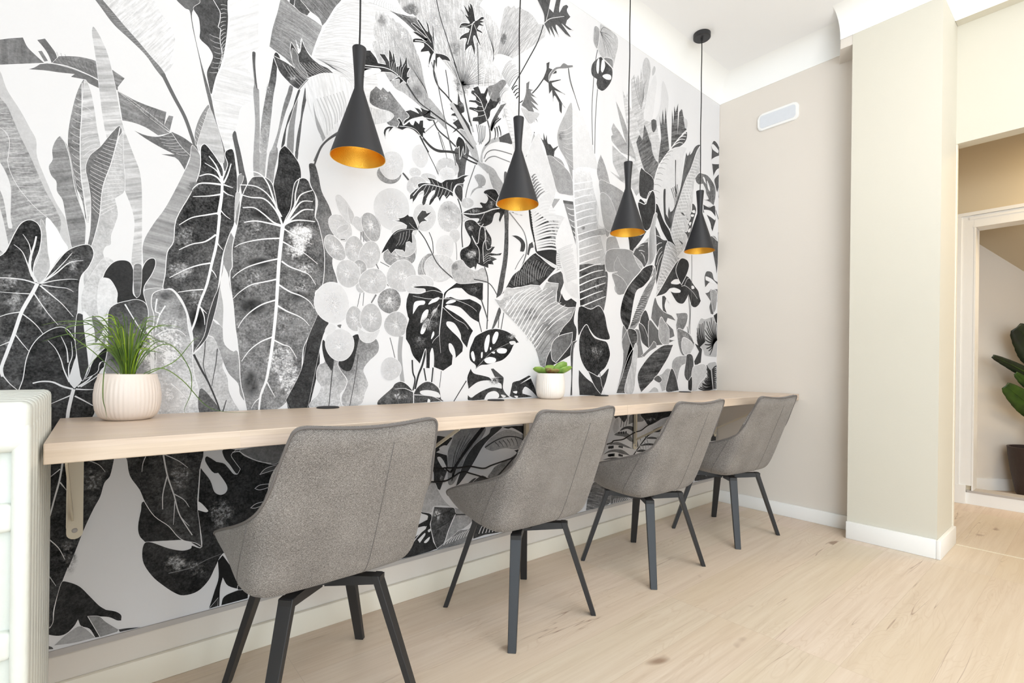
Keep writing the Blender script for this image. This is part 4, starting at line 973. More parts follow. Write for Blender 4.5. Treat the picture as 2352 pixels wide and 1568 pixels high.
P 150 30 41 s880,474,375,55|4994 2992,5051 2934,5040 2802,4933 2612,4829 2442,4726 2292,4625 2210,4537 2210,4647 2396,4772 2612,4850 2716,4983 2860
S 245 39 35|5022 2996,4929 2821,4772 2644,4647 2396,4549 2218
V 60 42 21 14|4772 2612,4647 2396,4574 2251|4933 2628,4829 2442,4675 2273
P 66 30 49|k5580 3168,5659 3168,5749 3163,5774 3082,5714 2986,k5715 2965,5793 2940,5894 2866,5997 2806,6032 2737,k6068 2675,6018 2618,5934 2578,5840 2594,k5765 2725,5718 2662,5640 2599,5514 2603,5421 2668,k5335 2749,5242 2684,k5057 2630,5183 2769,5325 2933,5473 3089
P 246 0 29|5372 2827,5432 2874,5508 2891,5595 2895,5587 2863,5509 2831
P 246 0 29|5329 2748,5449 2778,5579 2761,5567 2736,5420 2721
S 225 30 25|5603 2816,5698 2830,5863 2774,5982 2696
S 225 31 24|5666 2832,5729 2918,5793 2940
P 60 15 46|5580 3160,5723 3163,5773 3100,5727 2988,k5603 2833,5507 2926,5475 3024
P 246 0 23|5828 2841,5878 2850,5902 2823,5845 2811
S 110 49 49|5836 3242,5841 3003,5809 2219
S 110 73 73|5765 2719,5803 2484,5776 2235
P 80 30 35|k5185 2653,5243 2659,5333 2583,k5273 2628,5246 2525,k5336 2415,k5218 2440,5187 2537
P 118 25 34|5044 2623,5101 2546,5218 2473,k5396 2436,k5488 2374,k5307 2396,k5279 2344,k5430 2268,k5462 2185,k5342 2145,5223 2190,5162 2352,k5107 2266,k4965 2372,k4990 2504
P 72 25 33|4855 2460,4939 2337,4942 2176,k5054 2100,4945 2014,4782 2104,4752 2325
P 100 20 32 s584,-811,627,40|4726 2292,4832 2266,4915 2142,k4987 1999,4863 2044,4782 2104
P 110 20 40|4938 2354,5107 2250,5282 2159,k5463 2133,k5284 2075,5055 2051,4945 2014,4915 2175
P 130 20 31|4449 2259,4525 2202,4728 2228,4783 2073,k4839 1915,4631 1879,k4508 1769,k4414 1540,k4343 1512,4434 1769,4456 1922,4428 2089
P 84 25 31 s994,103,241,45|4525 2202,4676 2210,4704 2085,4555 1925,k4436 1693,k4343 1512,k4639 1504,k4682 1912
S 215 29 29|4468 1953,4429 2074,4524 2217
P 195 20 32 s179,-983,622,40|4679 2069,4711 2023,4709 1849,4686 1692,4639 1504,4488 1523,4534 1692,4607 1848,4642 2005
P 78 35 46 s997,64,388,50|5226 2065,k5433 2081,5346 1943,5231 1823,5063 1674,k4794 1508,4740 1597,4724 1723,4840 1851,5001 1967
P 130 15 27|k5026 2107,5069 2084,k5084 2035,4946 1982,k4839 1915,k4786 1930,4945 2030
P 170 35 35|5123 2185,5134 2351,5176 2403,5234 2357,5339 2263,k5343 2078,5226 2073,5153 2120
P 135 40 37|k5486 2469,5738 2488,5725 2355,5616 2244,5523 2205,k5489 2323,k5518 2411
P 130 45 37|5521 2273,5679 2265,5842 2203,5911 2081,5815 1971,5654 1949,5557 2068
P 200 25 38|5649 2176,5811 2148,5895 2080,5815 1971,5685 1968,5620 2053
P 170 30 37|5408 1842,5498 1929,5654 1949,5782 1952,5752 1864,5594 1792,k5507 1517,k5415 1502
P 185 25 35|5204 1723,5320 1790,5472 1723,5354 1554,k5208 1510,5119 1690
P 82 35 37|5409 1791,5503 1688,k5569 1515,5296 1508,5337 1672
P 90 35 39|5749 1969,5881 1955,5902 1776,5789 1634,5691 1705,5719 1863
P 70 20 40|k5927 2117,k6117 2070,k6086 1868,5951 1830,k5916 1884,k6032 2012
P 205 20 40|5884 1794,6018 1840,6192 1842,6267 1685,k6060 1514,5857 1518
P 60 20 39|k5789 1634,5870 1687,5874 1512,k5792 1514
P 100 20 34|5035 1658,5119 1706,5205 1656,5149 1615
P 190 20 34|k4928 1505,5037 1568,5122 1542,k5137 1505
S 70 48 49|5742 2321,5793 2200,5911 2116
S 70 61 61|5782 1952,5792 1528
P 190 10 44|6496 2480,6357 2489,6178 2448,6073 2450,5990 2354,5969 2227,5995 2120,6135 2034,6189 1962,6406 1948,6496 1969
V 62 141 70 13|6496 2177,6402 2135|6496 2461,6357 2489,6179 2421,6148 2236,6187 2054,6333 1946
V 62 134 67 9|6185 2145,6047 2067|6179 2421,6039 2430,5967 2299,5977 2155
P 190 10 44|6496 1855,6371 1882,6245 1843,6231 1704,6058 1595,6026 1514,6496 1504
V 62 138 69 16|6337 1760,6398 1516|6227 1852,6231 1686,6025 1523
V 62 138 69 12|6373 1779,6416 1516|6496 1846,6496 1514
P 92 20 43|6284 4772,6347 4858,6436 4850,k6496 4807,k6496 4694,6396 4647,k6288 4584,k6296 4720
P 246 0 35|6294 4775,6327 4801,6393 4792,6472 4759,k6462 4722,6394 4725,6317 4737
P 92 30 43|k6306 4538,6398 4558,k6496 4585,k6496 4523,6423 4474,k6347 4376
P 92 30 44|6370 4337,6446 4412,k6496 4449,k6496 4262,6452 4187,6405 4255
P 92 30 44|k6485 4206,k6496 4239,k6496 4126,6493 4140
P 116 50 40|k5889 4238,5978 4326,6081 4346,6207 4351,6338 4295,6406 4222,6409 4109,k6367 3988,6258 4009,k6130 4013,k6236 4048,6170 4100,k6148 4160,k6084 4211,k5981 4175,5920 4192
P 244 0 21|6082 4298,6124 4297,k6167 4231,k6114 4251
P 244 0 21|6187 4280,6253 4208,k6265 4155,6211 4186
P 84 30 42|k6090 3928,6216 3950,k6400 3995,k6410 3851,k6427 3797,k6343 3630,6265 3710,6176 3836,k6092 3836
P 246 0 33|6112 3867,6196 3901,6304 3902,k6415 3851,k6405 3799,6306 3818,6176 3836
P 246 0 33|6092 3819,6177 3825,6286 3725,k6311 3607,6222 3713
P 150 35 43|k6311 3579,6421 3582,k6496 3514,k6496 3261,k6451 3250,6359 3403
S 90 82 55|6413 3941,6459 3883,6496 3829
P 80 20 44|k6488 3605,k6496 3649,k6496 3533,k6496 3511
P 100 30 42|6165 3044,6217 3088,6343 3085,6400 2999,k6496 2975,k6496 2937,6310 2951,k6169 2861,6149 2969
P 246 0 25|6183 3010,6345 2992,k6494 2935,6383 2941,k6184 2964
P 100 40 42|k6170 2788,6259 2815,k6312 2858,k6496 2879,k6496 2709,6392 2529,k6320 2524,6281 2613,k6316 2691
P 165 30 34|6312 2839,6478 2838,6464 2629,6392 2548,6334 2693
P 60 20 43|k6393 2510,k6496 2557,k6496 2405,k6450 2420
P 90 30 43|6295 3563,k6496 3523,k6496 3240,k6472 3083,6374 3314
P 80 20 42|k6092 3946,6251 3943,6395 3993,k6417 3847,6288 3896,k6111 3877
P 64 25 23|k1454 3958,1467 4047,k1496 4059,1526 4036,1553 3998,k1542 3986,1512 3981,k1454 3972
P 64 30 26|k2253 4552,2271 4596,2310 4625,2358 4643,k2338 4666,k2275 4713,k2299 4697,k2343 4689,k2293 4770,k2347 4735,k2341 4793,k2366 4768,k2356 4812,k2385 4802,2401 4760,k2417 4686,2447 4716,k2477 4750,k2502 4762,k2508 4743,k2467 4713,k2508 4723,k2508 4715,k2467 4692,k2511 4683,k2458 4667,k2438 4630,2478 4631,k2504 4614,2448 4610,k2433 4603,2449 4561,k2489 4487,2450 4520,2414 4562,2399 4531,k2420 4458,k2416 4383,2391 4446,k2380 4466,2351 4438,k2313 4382,k2317 4448,2331 4502,k2292 4485,k2259 4455,2268 4491,k2311 4537,k2349 4566,k2359 4595,2310 4585
S 235 39 31|2412 4680,2388 4648,2369 4559,2341 4458
S 235 19 15|2397 4661,2339 4610,2272 4580
S 235 19 16|2402 4655,2438 4605,2469 4561
S 110 39 39|2440 4516,2450 4388,2457 4161
P 62 30 23|k1835 4259,1838 4287,1872 4308,k1922 4323,k1948 4311,k1834 4340,k1867 4355,k1965 4345,k1820 4398,k1845 4413,k1939 4386,k1866 4448,k1886 4457,1964 4398,k1941 4494,k1972 4454,1986 4400,k2008 4379,k2002 4491,k2021 4407,2026 4340,k2032 4273,k2010 4234,k1977 4129,1976 4182,k1988 4233,k1975 4250,k1907 4214,k1906 4233,1932 4270,k1931 4292,1889 4282
S 240 28 27|2032 4262,1974 4295,1923 4304,1855 4283
S 240 21 21|2027 4272,2009 4363,1963 4481
S 240 21 20|1996 4327,1870 4442
S 240 17 16|1952 4317,1829 4339
P 60 20 19|k2036 4260,2099 4278,2154 4277,k2182 4249,k2127 4242,k2100 4231,k2072 4244,k2055 4229,k2051 4150,k2033 4189
P 60 35 21|k1441 3841,k1499 3878,1573 3931,k1665 3963,k1721 3955,k1654 3897,k1650 3896,k1721 3937,k1729 3936,k1729 3900,k1761 3934,k1790 3922,k1797 3962,k1818 3984,k1793 3982,k1793 4005,k1817 4058,k1796 4050,k1787 4135,k1767 4083,k1752 4040,k1734 4121,k1727 4038,k1704 4021,k1679 4120,k1671 4103,k1676 4061,k1659 4112,k1640 4126,k1641 4047,k1653 4026,k1609 4077,k1564 4062,k1610 4020,k1618 4006,k1557 3992,1542 4021,k1496 4059,k1438 4035,k1440 3938,k1440 3879,1543 3926,k1577 3946,1565 3953,k1440 3911
S 240 30 26|1440 3931,1528 3956,1611 3978,1681 3976,1745 3949,1786 3928
V 235 15 9 7|1649 3985,1753 3952|1633 4058,1792 4078
P 250 0 16|1455 3892,1513 3932,1558 3951,1579 3947,1565 3924,1513 3890,1455 3854
P 62 30 23|k1765 3604,1773 3643,1813 3686,k1780 3716,k1821 3741,1862 3740,k1896 3736,k1854 3770,1896 3773,1921 3759,k1904 3791,1955 3786,k2012 3798,k1972 3807,k2007 3811,k1999 3755,k2052 3749,k2044 3731,k1987 3705,k1930 3725,1871 3694,1822 3659
P 60 25 22|k1621 3461,k1605 3496,1612 3527,1647 3559,k1718 3574,k1733 3616,k1713 3635,1733 3645,k1757 3623,1765 3604,k1790 3623,k1814 3649,k1831 3632,k1847 3630,k1863 3673,k1897 3657,k1905 3686,k1935 3696,k1936 3643,k1957 3639,k1945 3623,k1958 3601,k1936 3598,k1937 3560,1898 3571,1848 3593,1798 3592,k1758 3565,k1686 3564,k1647 3512,k1655 3547,1628 3517
S 240 26 28|1765 3604,1830 3669,1913 3712,2000 3728,2052 3738
S 240 19 20|1733 3587,1814 3605,1873 3601,1915 3569
P 66 35 23|k2177 3944,2214 3929,k2248 3925,k2251 4029,k2270 3997,2280 3968,2310 3946,2320 3893,k2291 3868,k2370 3797,k2401 3717,2293 3740,k2255 3720,k2199 3679,k2245 3741,k2203 3763,k2254 3811,k2235 3825,k2188 3817,k2197 3836,k2234 3857,k2183 3867,k2187 3888,k2224 3893
G 150 50|2281 3936|48,17,1,-40
P 64 35 24|k2358 3987,2367 4007,2427 4027,k2431 4054,k2381 4068,k2386 4094,k2415 4105,k2400 4120,k2455 4156,k2486 4106,k2517 4117,k2547 4182,k2563 4159,k2538 4083,k2559 4049,k2610 4159,k2632 4158,k2611 4084,k2654 4115,k2686 4110,k2644 4036,2592 3993,2582 3939,k2551 3888,k2470 3828,k2459 3854,k2399 3839,k2404 3873,k2449 3895,2448 3928,k2363 3928,k2368 3950,k2438 3966,k2457 3989,k2427 4003
P 140 40 0|2557 4182,2630 4234,2716 4308,2760 4291,2685 4178,2697 4114,2622 4087,2579 4106
V 130 15 9 12|2590 4110,2686 4110|2652 4250,2816 4277
G 50 50|2675 4106|32,11,1,-51
S 240 31 32|2416 4081,2477 4045,2519 3968,2551 3896
S 238 24 16|2524 3978,2600 4155
V 238 17 14 4|2477 4037,2540 3926|2386 4070,2399 3863
S 85 66 52|2556 3898,2584 3814,2580 3729,2534 3674
P 110 30 21|2584 3831,2656 3947,k2763 4119,k2697 4080,2603 3913
V 80 75 45 4|2594 3834,2599 3819|2666 4018,2710 3956
V 70 76 30 3|2625 3853,2689 3898|2617 3740,2729 3808
S 70 59 61|2028 4203,2025 4094,2067 4009,2140 3966,2215 3913
S 195 197 249|2187 3919,2283 3817,2372 3708,2432 3644
S 70 36 38|2040 4685,2077 4563,2133 4440,2200 4295,2268 4155,2329 3977,2370 3821
S 190 87 90|2229 4220,2288 4091,2349 3919,2411 3752
S 66 49 51|2210 4260,2259 4160,2308 4058,2349 3903,2390 3795
S 240 15 15|2201 4256,2249 4156,2294 4053,2339 3900
S 76 77 34|1786 3928,1844 3868,1903 3821,1981 3795
S 66 58 64|1981 3795,2124 3750,2255 3712,2353 3654,2413 3614
S 225 11 12|1990 3805,2133 3760,2265 3723,2362 3664
S 70 58 61|2026 3725,2071 3663,2163 3621,2238 3580
S 70 45 49|1932 3566,2002 3519,2074 3505,2229 3538
S 85 36 36|2132 4166,2157 4050,2168 3952
S 110 35 36|2002 4177,2057 4037,2105 3860,2153 3680,2201 3523
S 90 35 35|2072 3647,2128 3502
S 66 68 57|1907 3566,1951 3504,1986 3462
V 120 36 29 5|2430 3824,2542 3843|2462 3653,2503 3665
P 56 20 23|2238 3608,2256 3661,2275 3671,2314 3655,2334 3612,2335 3556,k2320 3536,k2310 3605,2287 3503,k2276 3484,k2271 3594,2248 3571
S 66 57 61|1933 3556,2003 3508,2074 3494,2164 3516,2258 3530
S 66 62 64|2296 3517,2375 3503,2454 3496
S 80 75 64|2335 3548,2414 3530,2464 3519
P 92 25 28|k3207 5015,3197 5109,k3115 5200,3089 5239,k3302 5343,k3268 5194,k3323 5180,k3358 5317,3376 5379,k3433 5384,3406 5259,k3407 5219,k3453 5302,3501 5338,k3531 5331,3512 5281,k3562 5243,k3514 5187,k3495 5138,k3599 5129,3534 5107,k3437 5125,k3575 5052,k3497 5043,3362 5078,k3402 4982,k3307 5040,k3355 4948,k3271 5011,k3294 4939
S 235 34 20|3207 5022,3288 5104,3474 5210
S 235 23 19|3234 5060,3294 5286
S 75 55 42|3198 5005,3130 4819,3013 4603,2931 4457,2819 4265
P 80 25 27|k3198 4495,3241 4603,k3240 4662,k3285 4693,k3277 4631,k3379 4644,k3379 4617,k3306 4576,3279 4513,k3437 4585,k3437 4572,k3316 4500,3335 4480,k3497 4458,k3354 4447,k3499 4330,k3393 4394,k3460 4351,k3456 4254,k3423 4270,k3412 4348,3355 4394,k3337 4335,k3317 4434,k3281 4381,k3270 4483
P 140 15 20|k3279 4499,3278 4565,3351 4660,k3425 4702,3472 4755,k3531 4757,k3599 4785,k3606 4766,3502 4712,3388 4661,3315 4579
S 85 62 43|3207 4499,3120 4375,3018 4262,2919 4176
S 110 42 34|3541 4734,3583 4599,3708 4373
P 120 25 23|k2936 4157,2984 4275,k2991 4379,k3033 4414,k3025 4341,k3085 4350,3051 4318,k3121 4292,k3052 4286,k3149 4230,k3053 4235,k3158 4181,k3071 4190,k3142 4072,k3072 4114,k3108 4055,k3038 4102,k3020 4135,k2986 4149
P 205 20 0|2936 4132,3020 4135,3159 4156,3073 4043,3022 4033
V 60 48 32 4|2819 4265,2885 4190|2891 4342,2918 4226
P 60 45 11|-213 1345,83 1316,77 1264,61 1176,38 1142,21 1070,-6 1009,-44 906,-82 783,-134 625,-157 525,-159 462,k-171 434,-205 445
G 131 60|-19 1165|63,-9,1,-81
G 124 50|-103 789|43,-10,1,-115
S 227 39 29|-129 1280,-141 1181,-159 1092,-176 1003
S 227 24 9|-139 1238,-178 1200
S 227 29 9|-139 1170,-106 1112
S 227 24 9|-175 883,-141 833,-117 770
S 206 20 10|-26 1268,14 1241,40 1201
S 206 19 9|-176 700,-150 643
S 250 11 11|-105 724,-131 638,-152 552,-161 448,-174 438
P 57 25 7|-129 655,-102 650,-58 615,-19 556,21 493,k50 461,91 439,115 412,k115 382,97 388,62 417,k10 437,k-25 448,k25 325,k7 326,-17 380,-51 406,k-63 444,-78 414,-110 385,-148 387,-205 424,k-205 448,k-171 434,-159 462,-154 531
P 154 25 10|k-25 450,22 434,51 395,k104 337,k98 326,k27 322
P 179 20 9|k-155 340,-116 376,-67 407,k-48 405,-23 374,k7 326,-78 327
P 69 20 0|k104 337,140 332,k201 318,k110 322
P 96 20 0|k-204 364,-163 336,k-157 323,k-204 336
P 55 30 8|210 1017,195 966,183 883,190 828,k215 788,324 772,411 754,488 700,458 870,322 975
P 71 45 16|124 1312,131 1250,144 1165,187 1083,213 1009,258 923,323 856,364 792,398 757,453 732,k488 700,476 834,464 967,473 1155,468 1295
G 131 60|374 1143|75,-10,1,-105
S 227 39 23|293 1280,314 1151,348 1027,376 910,439 780
S 220 34 17|314 1143,295 1043,295 956
S 220 28 11|300 1267,366 1224,414 1178
S 220 28 11|348 1035,395 995,423 946
S 220 23 11|352 994,349 923,346 859
S 220 23 11|379 901,403 864,424 836
S 220 22 10|214 1264,202 1227,198 1181
P 55 35 9|501 1205,591 1186,622 1153,652 1111,675 1113,636 1245,751 1251,991 1246,1004 860,680 658,597 634,561 567,526 493,470 442,401 437,354 466,294 530,249 589,210 669,203 740,215 784,247 779,325 729,391 701,432 704,439 719,488 700,476 834,k465 918,k476 1171,527 1090,549 1020,579 995,608 1003,617 1035,592 1089,548 1154
G 158 60|359 633|68,-17,1,-64
G 144 60|587 880|90,-16,1,-110
G 110 50|461 583|78,-19,1,-74
S 131 23 12|326 585,434 590,517 619,590 635
P 55 20 0|501 1205,548 1129,592 1157,511 1233
P 250 0 0|k464 976,486 956,518 909,507 902,k466 922
P 60 15 12|591 1266,658 1260,636 1228,659 1183,k688 1137,667 1109,629 1169,599 1215
P 131 25 12|689 1257,965 1266,899 1147,800 1171,728 1210
S 241 25 20|643 1244,681 1245,712 1216,792 1172,865 1151
P 96 10 15|k797 1088,833 1123,k907 1141,k899 1111
P 55 10 15|k770 1004,801 1022,k875 1020,k867 1003,802 991
P 55 10 15|k747 886,779 907,k835 915,k827 894,779 881
P 41 10 0|k572 598,k597 625,697 456,k776 382,k706 385,629 431,k599 490,585 427,k582 322,k528 322,556 418,577 496
P 41 10 0|k593 323,607 370,667 387,k741 392,k737 324
P 55 10 12|k528 322,k576 374,k575 324
P 55 10 13|683 391,690 441,713 469,760 396
P 71 30 14|2023 1228,k2242 1202,k2187 1144,k2087 1098,k2188 1065,2198 961,k2127 790,2028 858,1982 1063
P 250 0 11|2114 1127,2159 1146,k2219 1133,k2197 1072,2141 1101
P 250 0 11|2097 1051,2124 1056,2161 1012,2189 946,2143 975
P 250 0 7|2027 951,2062 946,k2068 868,k2028 874
G 156 50|2145 873|46,-6,1,-47
P 159 30 15|2198 985,2192 1080,2224 1156,2307 1285,2567 1267,2558 1201,2370 989,2257 826,2200 834
V 71 39 19 5|2237 845,2246 875|2308 1237,2526 1253
S 56 167 97|2547 1260,2446 1169,2359 1071,2274 968,2227 926
P 79 15 12|2641 1254,2760 1254,2632 1170,2549 1102,2469 994,2391 897,2314 818,k2276 800,2313 899,2369 1021,2447 1111,2528 1162,2610 1205
P 184 35 21|2570 1108,2632 1170,2728 1213,2827 1228,2930 1198,3037 1146,k3061 1099,2967 1045,2875 1045,2807 1060,2730 1059,2655 1050,k2581 1074
P 65 20 13|2771 1253,3047 1243,3048 1154,2965 1196,2872 1238,2827 1232
S 85 63 46|2570 1091,2686 1140,2806 1164,2931 1150,3025 1111
V 99 43 21 6|2654 1126,2931 1150|2719 1069,2967 1063
P 142 40 17|2689 918,2831 962,2968 1009,2923 908,2789 820,k2691 799,2605 828,2647 881
P 93 30 16|k2392 807,2451 840,k2491 843,2432 802
P 85 30 16|2442 800,2532 854,k2584 839,k2606 794
P 71 20 22|k2898 1034,2991 1043,3062 1027,2968 992
P 198 35 18|2011 861,2073 860,2109 793,2165 706,k2231 639,2147 662,2066 668,2049 624,1962 647,1977 759
P 170 35 19|k2240 638,k2356 594,k2496 528,2417 461,2310 417,2207 359,2080 324,2122 502,2260 571
P 93 50 24|k2075 668,2166 647,2259 627,k2279 583,2261 539,2206 446,2170 359,2107 326,k2074 395,2051 477,2042 533,2058 607
G 213 60|2103 599|45,-8,1,-55
S 71 59 28|2279 575,2204 597,2130 594,2076 581
S 71 59 28|2260 547,2186 513,2096 484
S 71 59 31|2279 567,2376 550,2476 532
S 250 39 29|2270 561,2233 496,2197 416,2179 357
P 56 25 14|k1945 650,2049 609,k2037 534,k2070 388,k2107 326,1992 316,1742 327,1773 423,1871 461,1947 483,k1903 545,k2015 577
P 250 0 9|k1945 639,2014 607,k2015 584,k1903 552
P 250 0 9|k1912 528,1989 528,2002 510,1964 487,k1871 446
P 250 0 9|2020 491,2046 498,2042 479,2025 475
P 250 0 9|1986 406,2034 435,2030 412,2004 395
P 250 0 9|k1930 434,1990 474,1994 458,k1948 407
S 250 35 27|1839 356,1905 439,2007 525
P 142 30 19|2098 320,2188 363,2263 403,2319 431,2397 424,k2518 449,k2519 358,2360 316,2171 316
V 250 28 19 9|2152 339,2398 366|2207 383,2457 436
P 73 30 16|k2456 478,2517 508,2664 421,k2774 374,k2774 323,k2581 337,k2458 329
V 250 41 20 7|2498 362,2752 336|2559 450,2774 374
P 250 10 0|k2773 392,2886 326,k2898 316,k2774 318
P 85 20 18|4309 1267,4536 1271,4524 1215,4480 1186,k4435 1220,k4396 1254,k4334 1234
P 213 20 18|4335 1226,4384 1231,k4399 1120,4338 1069,4287 1128
V 93 64 43 3|4408 1270,4562 1269|4399 1112,4538 1142
P 142 30 25|4588 1260,4803 1273,4846 1180,4669 1174,k4564 1156
P 68 30 19|4789 1266,5467 1275,5390 1208,5207 1183,5089 1148,4945 1123,k4874 1178
G 198 50|5015 1186|147,-9,1,-34
P 93 20 18|4412 1095,4462 1131,4538 1142,4617 1137,4670 1109,k4658 1069,4539 1110
P 130 25 18|4313 1063,4387 1089,4488 1081,4592 1041,k4674 945,4594 968,4489 1025,4388 1042
P 130 25 17|4218 955,4290 979,4389 978,4517 935,k4662 873,4543 900,4415 936,4291 956
P 130 25 17|4137 863,4219 900,4328 905,4466 884,k4610 805,4467 836,4329 874,4219 877
P 119 25 17|4126 810,4293 823,k4494 785,4293 799
P 119 20 19|4674 912,4726 990,4698 1041,4755 905,k4728 883
V 71 129 86 4|4374 1090,4539 1086|4375 1066,4540 1053
V 71 146 125 4|4218 947,4303 947|4219 916,4304 915
V 71 129 108 3|4390 939,4466 924|4390 915,4466 900
V 71 188 167 5|4220 862,4317 859|4220 831,4317 828
V 71 129 108 3|4391 852,4467 828|4392 820,4468 804
S 62 100 88|4637 790,4742 873,4864 962,4990 1027,5179 1056
S 250 30 31|4623 791,4729 875,4850 971
P 85 20 0|k4767 995,k4788 985,k4802 938
P 85 20 0|k4856 1016,k4891 1009,k4889 976
P 85 25 20|4892 976,4991 989,5122 965,k5152 946,4991 959
P 85 25 19|4769 895,4879 919,5035 905,k5094 874,4893 892
P 85 25 19|4702 844,4811 858,k4951 828,4811 825
P 79 30 20|4919 1032,5061 1073,5208 1097,k5254 1085,5180 1030,5033 1032
V 127 47 23 4|4934 981,4756 872|4965 843,4784 836
P 227 15 19|k4700 976,4807 1049,5017 1101,k5313 1186,k5329 1132,5090 1088,4947 1022
P 124 30 17 s961,-273,143,50|4003 598,4178 535,k4275 505,4266 335,k4019 316,k3873 319,3893 434,3936 517
P 119 30 18|k4275 497,k4605 368,k4659 319,4503 316,k4266 320
V 241 32 21 10|4302 321,4633 323|4314 374,4580 348
P 85 20 0|6397 929,6491 1000,k6496 812,k6361 815
P 79 25 0|k6005 414,6496 329,k6496 316,5971 334
P 250 10 0|6185 390,6240 393,k6259 361"""
def build_mural():
    V = []; F = []; INK = []; UV = []
    layer = [0]
    S = 1 / 2000.0
    def dec(s):
        P = []; K = []
        for t in s.split(','):
            k = t[0] == 'k'; a = t.lstrip('k').split(); P.append((int(a[0]) * S, int(a[1]) * S)); K.append(k)
        return P, K
    def Y(): return -0.0012 - layer[0] * 0.000001
    def face(ps, ink, uv=None):
        b0 = len(V); y = Y()
        for p in ps: V.append((p[0], y, p[1]))
        F.append(list(range(b0, b0 + len(ps))))
        for i, p in enumerate(ps):
            INK.append(ink(p) if callable(ink) else ink); UV.append(uv(p) if uv else (0, 0))
    def smooth(P, K, closed=True, sub=4):
        N = len(P); out = []
        if N < 3: return list(P)
        for i in (range(N) if closed else range(N - 1)):
            p1 = P[i]; p2 = P[(i + 1) % N]
            if K[i] and K[(i + 1) % N]: out.append(p1); continue
            p0 = P[i - 1] if (closed or i > 0) else p1; p3 = P[(i + 2) % N] if (closed or i + 2 < N) else p2
            m1 = ((p2[0] - p0[0]) / 2, (p2[1] - p0[1]) / 2); m2 = ((p3[0] - p1[0]) / 2, (p3[1] - p1[1]) / 2)
            L = math.hypot(p2[0] - p1[0], p2[1] - p1[1])
            def lim(m):
                l = math.hypot(*m); return m if l <= 1.3 * L or l == 0 else (m[0] * 1.3 * L / l, m[1] * 1.3 * L / l)
            m1 = lim(m1); m2 = lim(m2)
            ch = (p2[0] - p1[0], p2[1] - p1[1])
            if K[i]: m1 = ch
            if K[(i + 1) % N]: m2 = ch
            for s in range(sub):
                t = s / sub; a = 2 * t ** 3 - 3 * t * t + 1; b = t ** 3 - 2 * t * t + t; c = -2 * t ** 3 + 3 * t * t; d = t ** 3 - t * t
                out.append((a * p1[0] + b * m1[0] + c * p2[0] + d * m2[0], a * p1[1] + b * m1[1] + c * p2[1] + d * m2[1]))
        if not closed: out.append(P[-1])
        q = [out[0]]
        for p in out[1:]:
            if abs(p[0] - q[-1][0]) + abs(p[1] - q[-1][1]) > 1e-5: q.append(p)
        return q
    def ribbon(P, w0, w1, tone, closed=False, al=1.0):
        N = len(P)
        if N < 2: return
        L = []; Rr = []
        for i, p in enumerate(P):
            a = P[i - 1] if (closed or i > 0) else p; c = P[(i + 1) % N] if (closed or i < N - 1) else p
            tx, tz = c[0] - a[0], c[1] - a[1]; l = math.hypot(tx, tz) or 1; nx, nz = -tz / l, tx / l
            w = (w0 + (w1 - w0) * i / max(1, N - 1)) / 2
            L.append((p[0] + nx * w, p[1] + nz * w)); Rr.append((p[0] - nx * w, p[1] - nz * w))
        for i in range(N if closed else N - 1):
            j = (i + 1) % N; face([L[i], Rr[i], Rr[j], L[j]], (tone, 0.03, 0, al))
    def resamp(P, n):
        d = [0]
        for a, b in zip(P, P[1:]): d.append(d[-1] + math.hypot(b[0] - a[0], b[1] - a[1]))
        out = []
        for k in range(n):
            t = d[-1] * (k + 0.5) / n; i = 0
            while i < len(P) - 2 and d[i + 1] < t: i += 1
            u = (t - d[i]) / max(1e-9, d[i + 1] - d[i]); out.append((P[i][0] + (P[i + 1][0] - P[i][0]) * u, P[i][1] + (P[i + 1][1] - P[i][1]) * u))
        return out
    face([(-2.2, 0.158), (XE - 0.002, 0.158), (XE - 0.002, 2.696), (-2.2, 2.696)], (0.945, 0.01, 0, 1))
    rnd = random.Random(3)
    for line in MURAL.strip().split('\n'):
        layer[0] += 1
        parts = line.split('|'); h = parts[0].split(); cmd = h[0]
        if cmd == 'P':
            P, K = dec(parts[1]); tone = int(h[1]) / 255; na = int(h[2]) / 100; ow = int(h[3]) / 10000
            g = None; st = None
            for x in h[4:]:
                if x[0] == 'g':
                    a = [int(q) for q in x[1:].split(',')]; g = (a[0] * S, a[1] * S, a[2] * S, a[3] * S, a[4] / 255)
                elif x[0] == 's':
                    a = [int(q) for q in x[1:].split(',')]; st = (a[0] / 1000, a[1] / 1000, a[2] / 10000, a[3] / 100)
            def ink(p, tone=tone, na=na, g=g, st=st):
                t = tone
                if g:
                    dx, dz = g[2] - g[0], g[3] - g[1]; f = ((p[0] - g[0]) * dx + (p[1] - g[1]) * dz) / (dx * dx + dz * dz)
                    t = tone + (g[4] - tone) * max(-0.1, min(1.1, f))
                return (t, na, st[3] if st else 0, 1)
            uv = None
            if st: uv = lambda p, st=st: ((p[0] * -st[1] + p[1] * st[0]) / (st[2] * 0.55), (p[0] * st[0] + p[1] * st[1]) / (st[2] * 7))
            Q = smooth(P, K); face(Q, ink, uv)
            if ow > 0:
                layer[0] += 1; ribbon(Q, ow, ow, 0.96, closed=True)
        elif cmd == 'S':
            P, K = dec(parts[1]); ribbon(smooth(P, [False] * len(P), False, 5), int(h[2]) / 10000, int(h[3]) / 10000, int(h[1]) / 255)
        elif cmd == 'V':
            A, _ = dec(parts[1]); Bq, _ = dec(parts[2]); n = int(h[4]); A = resamp(A, n); Bq = resamp(Bq, n)
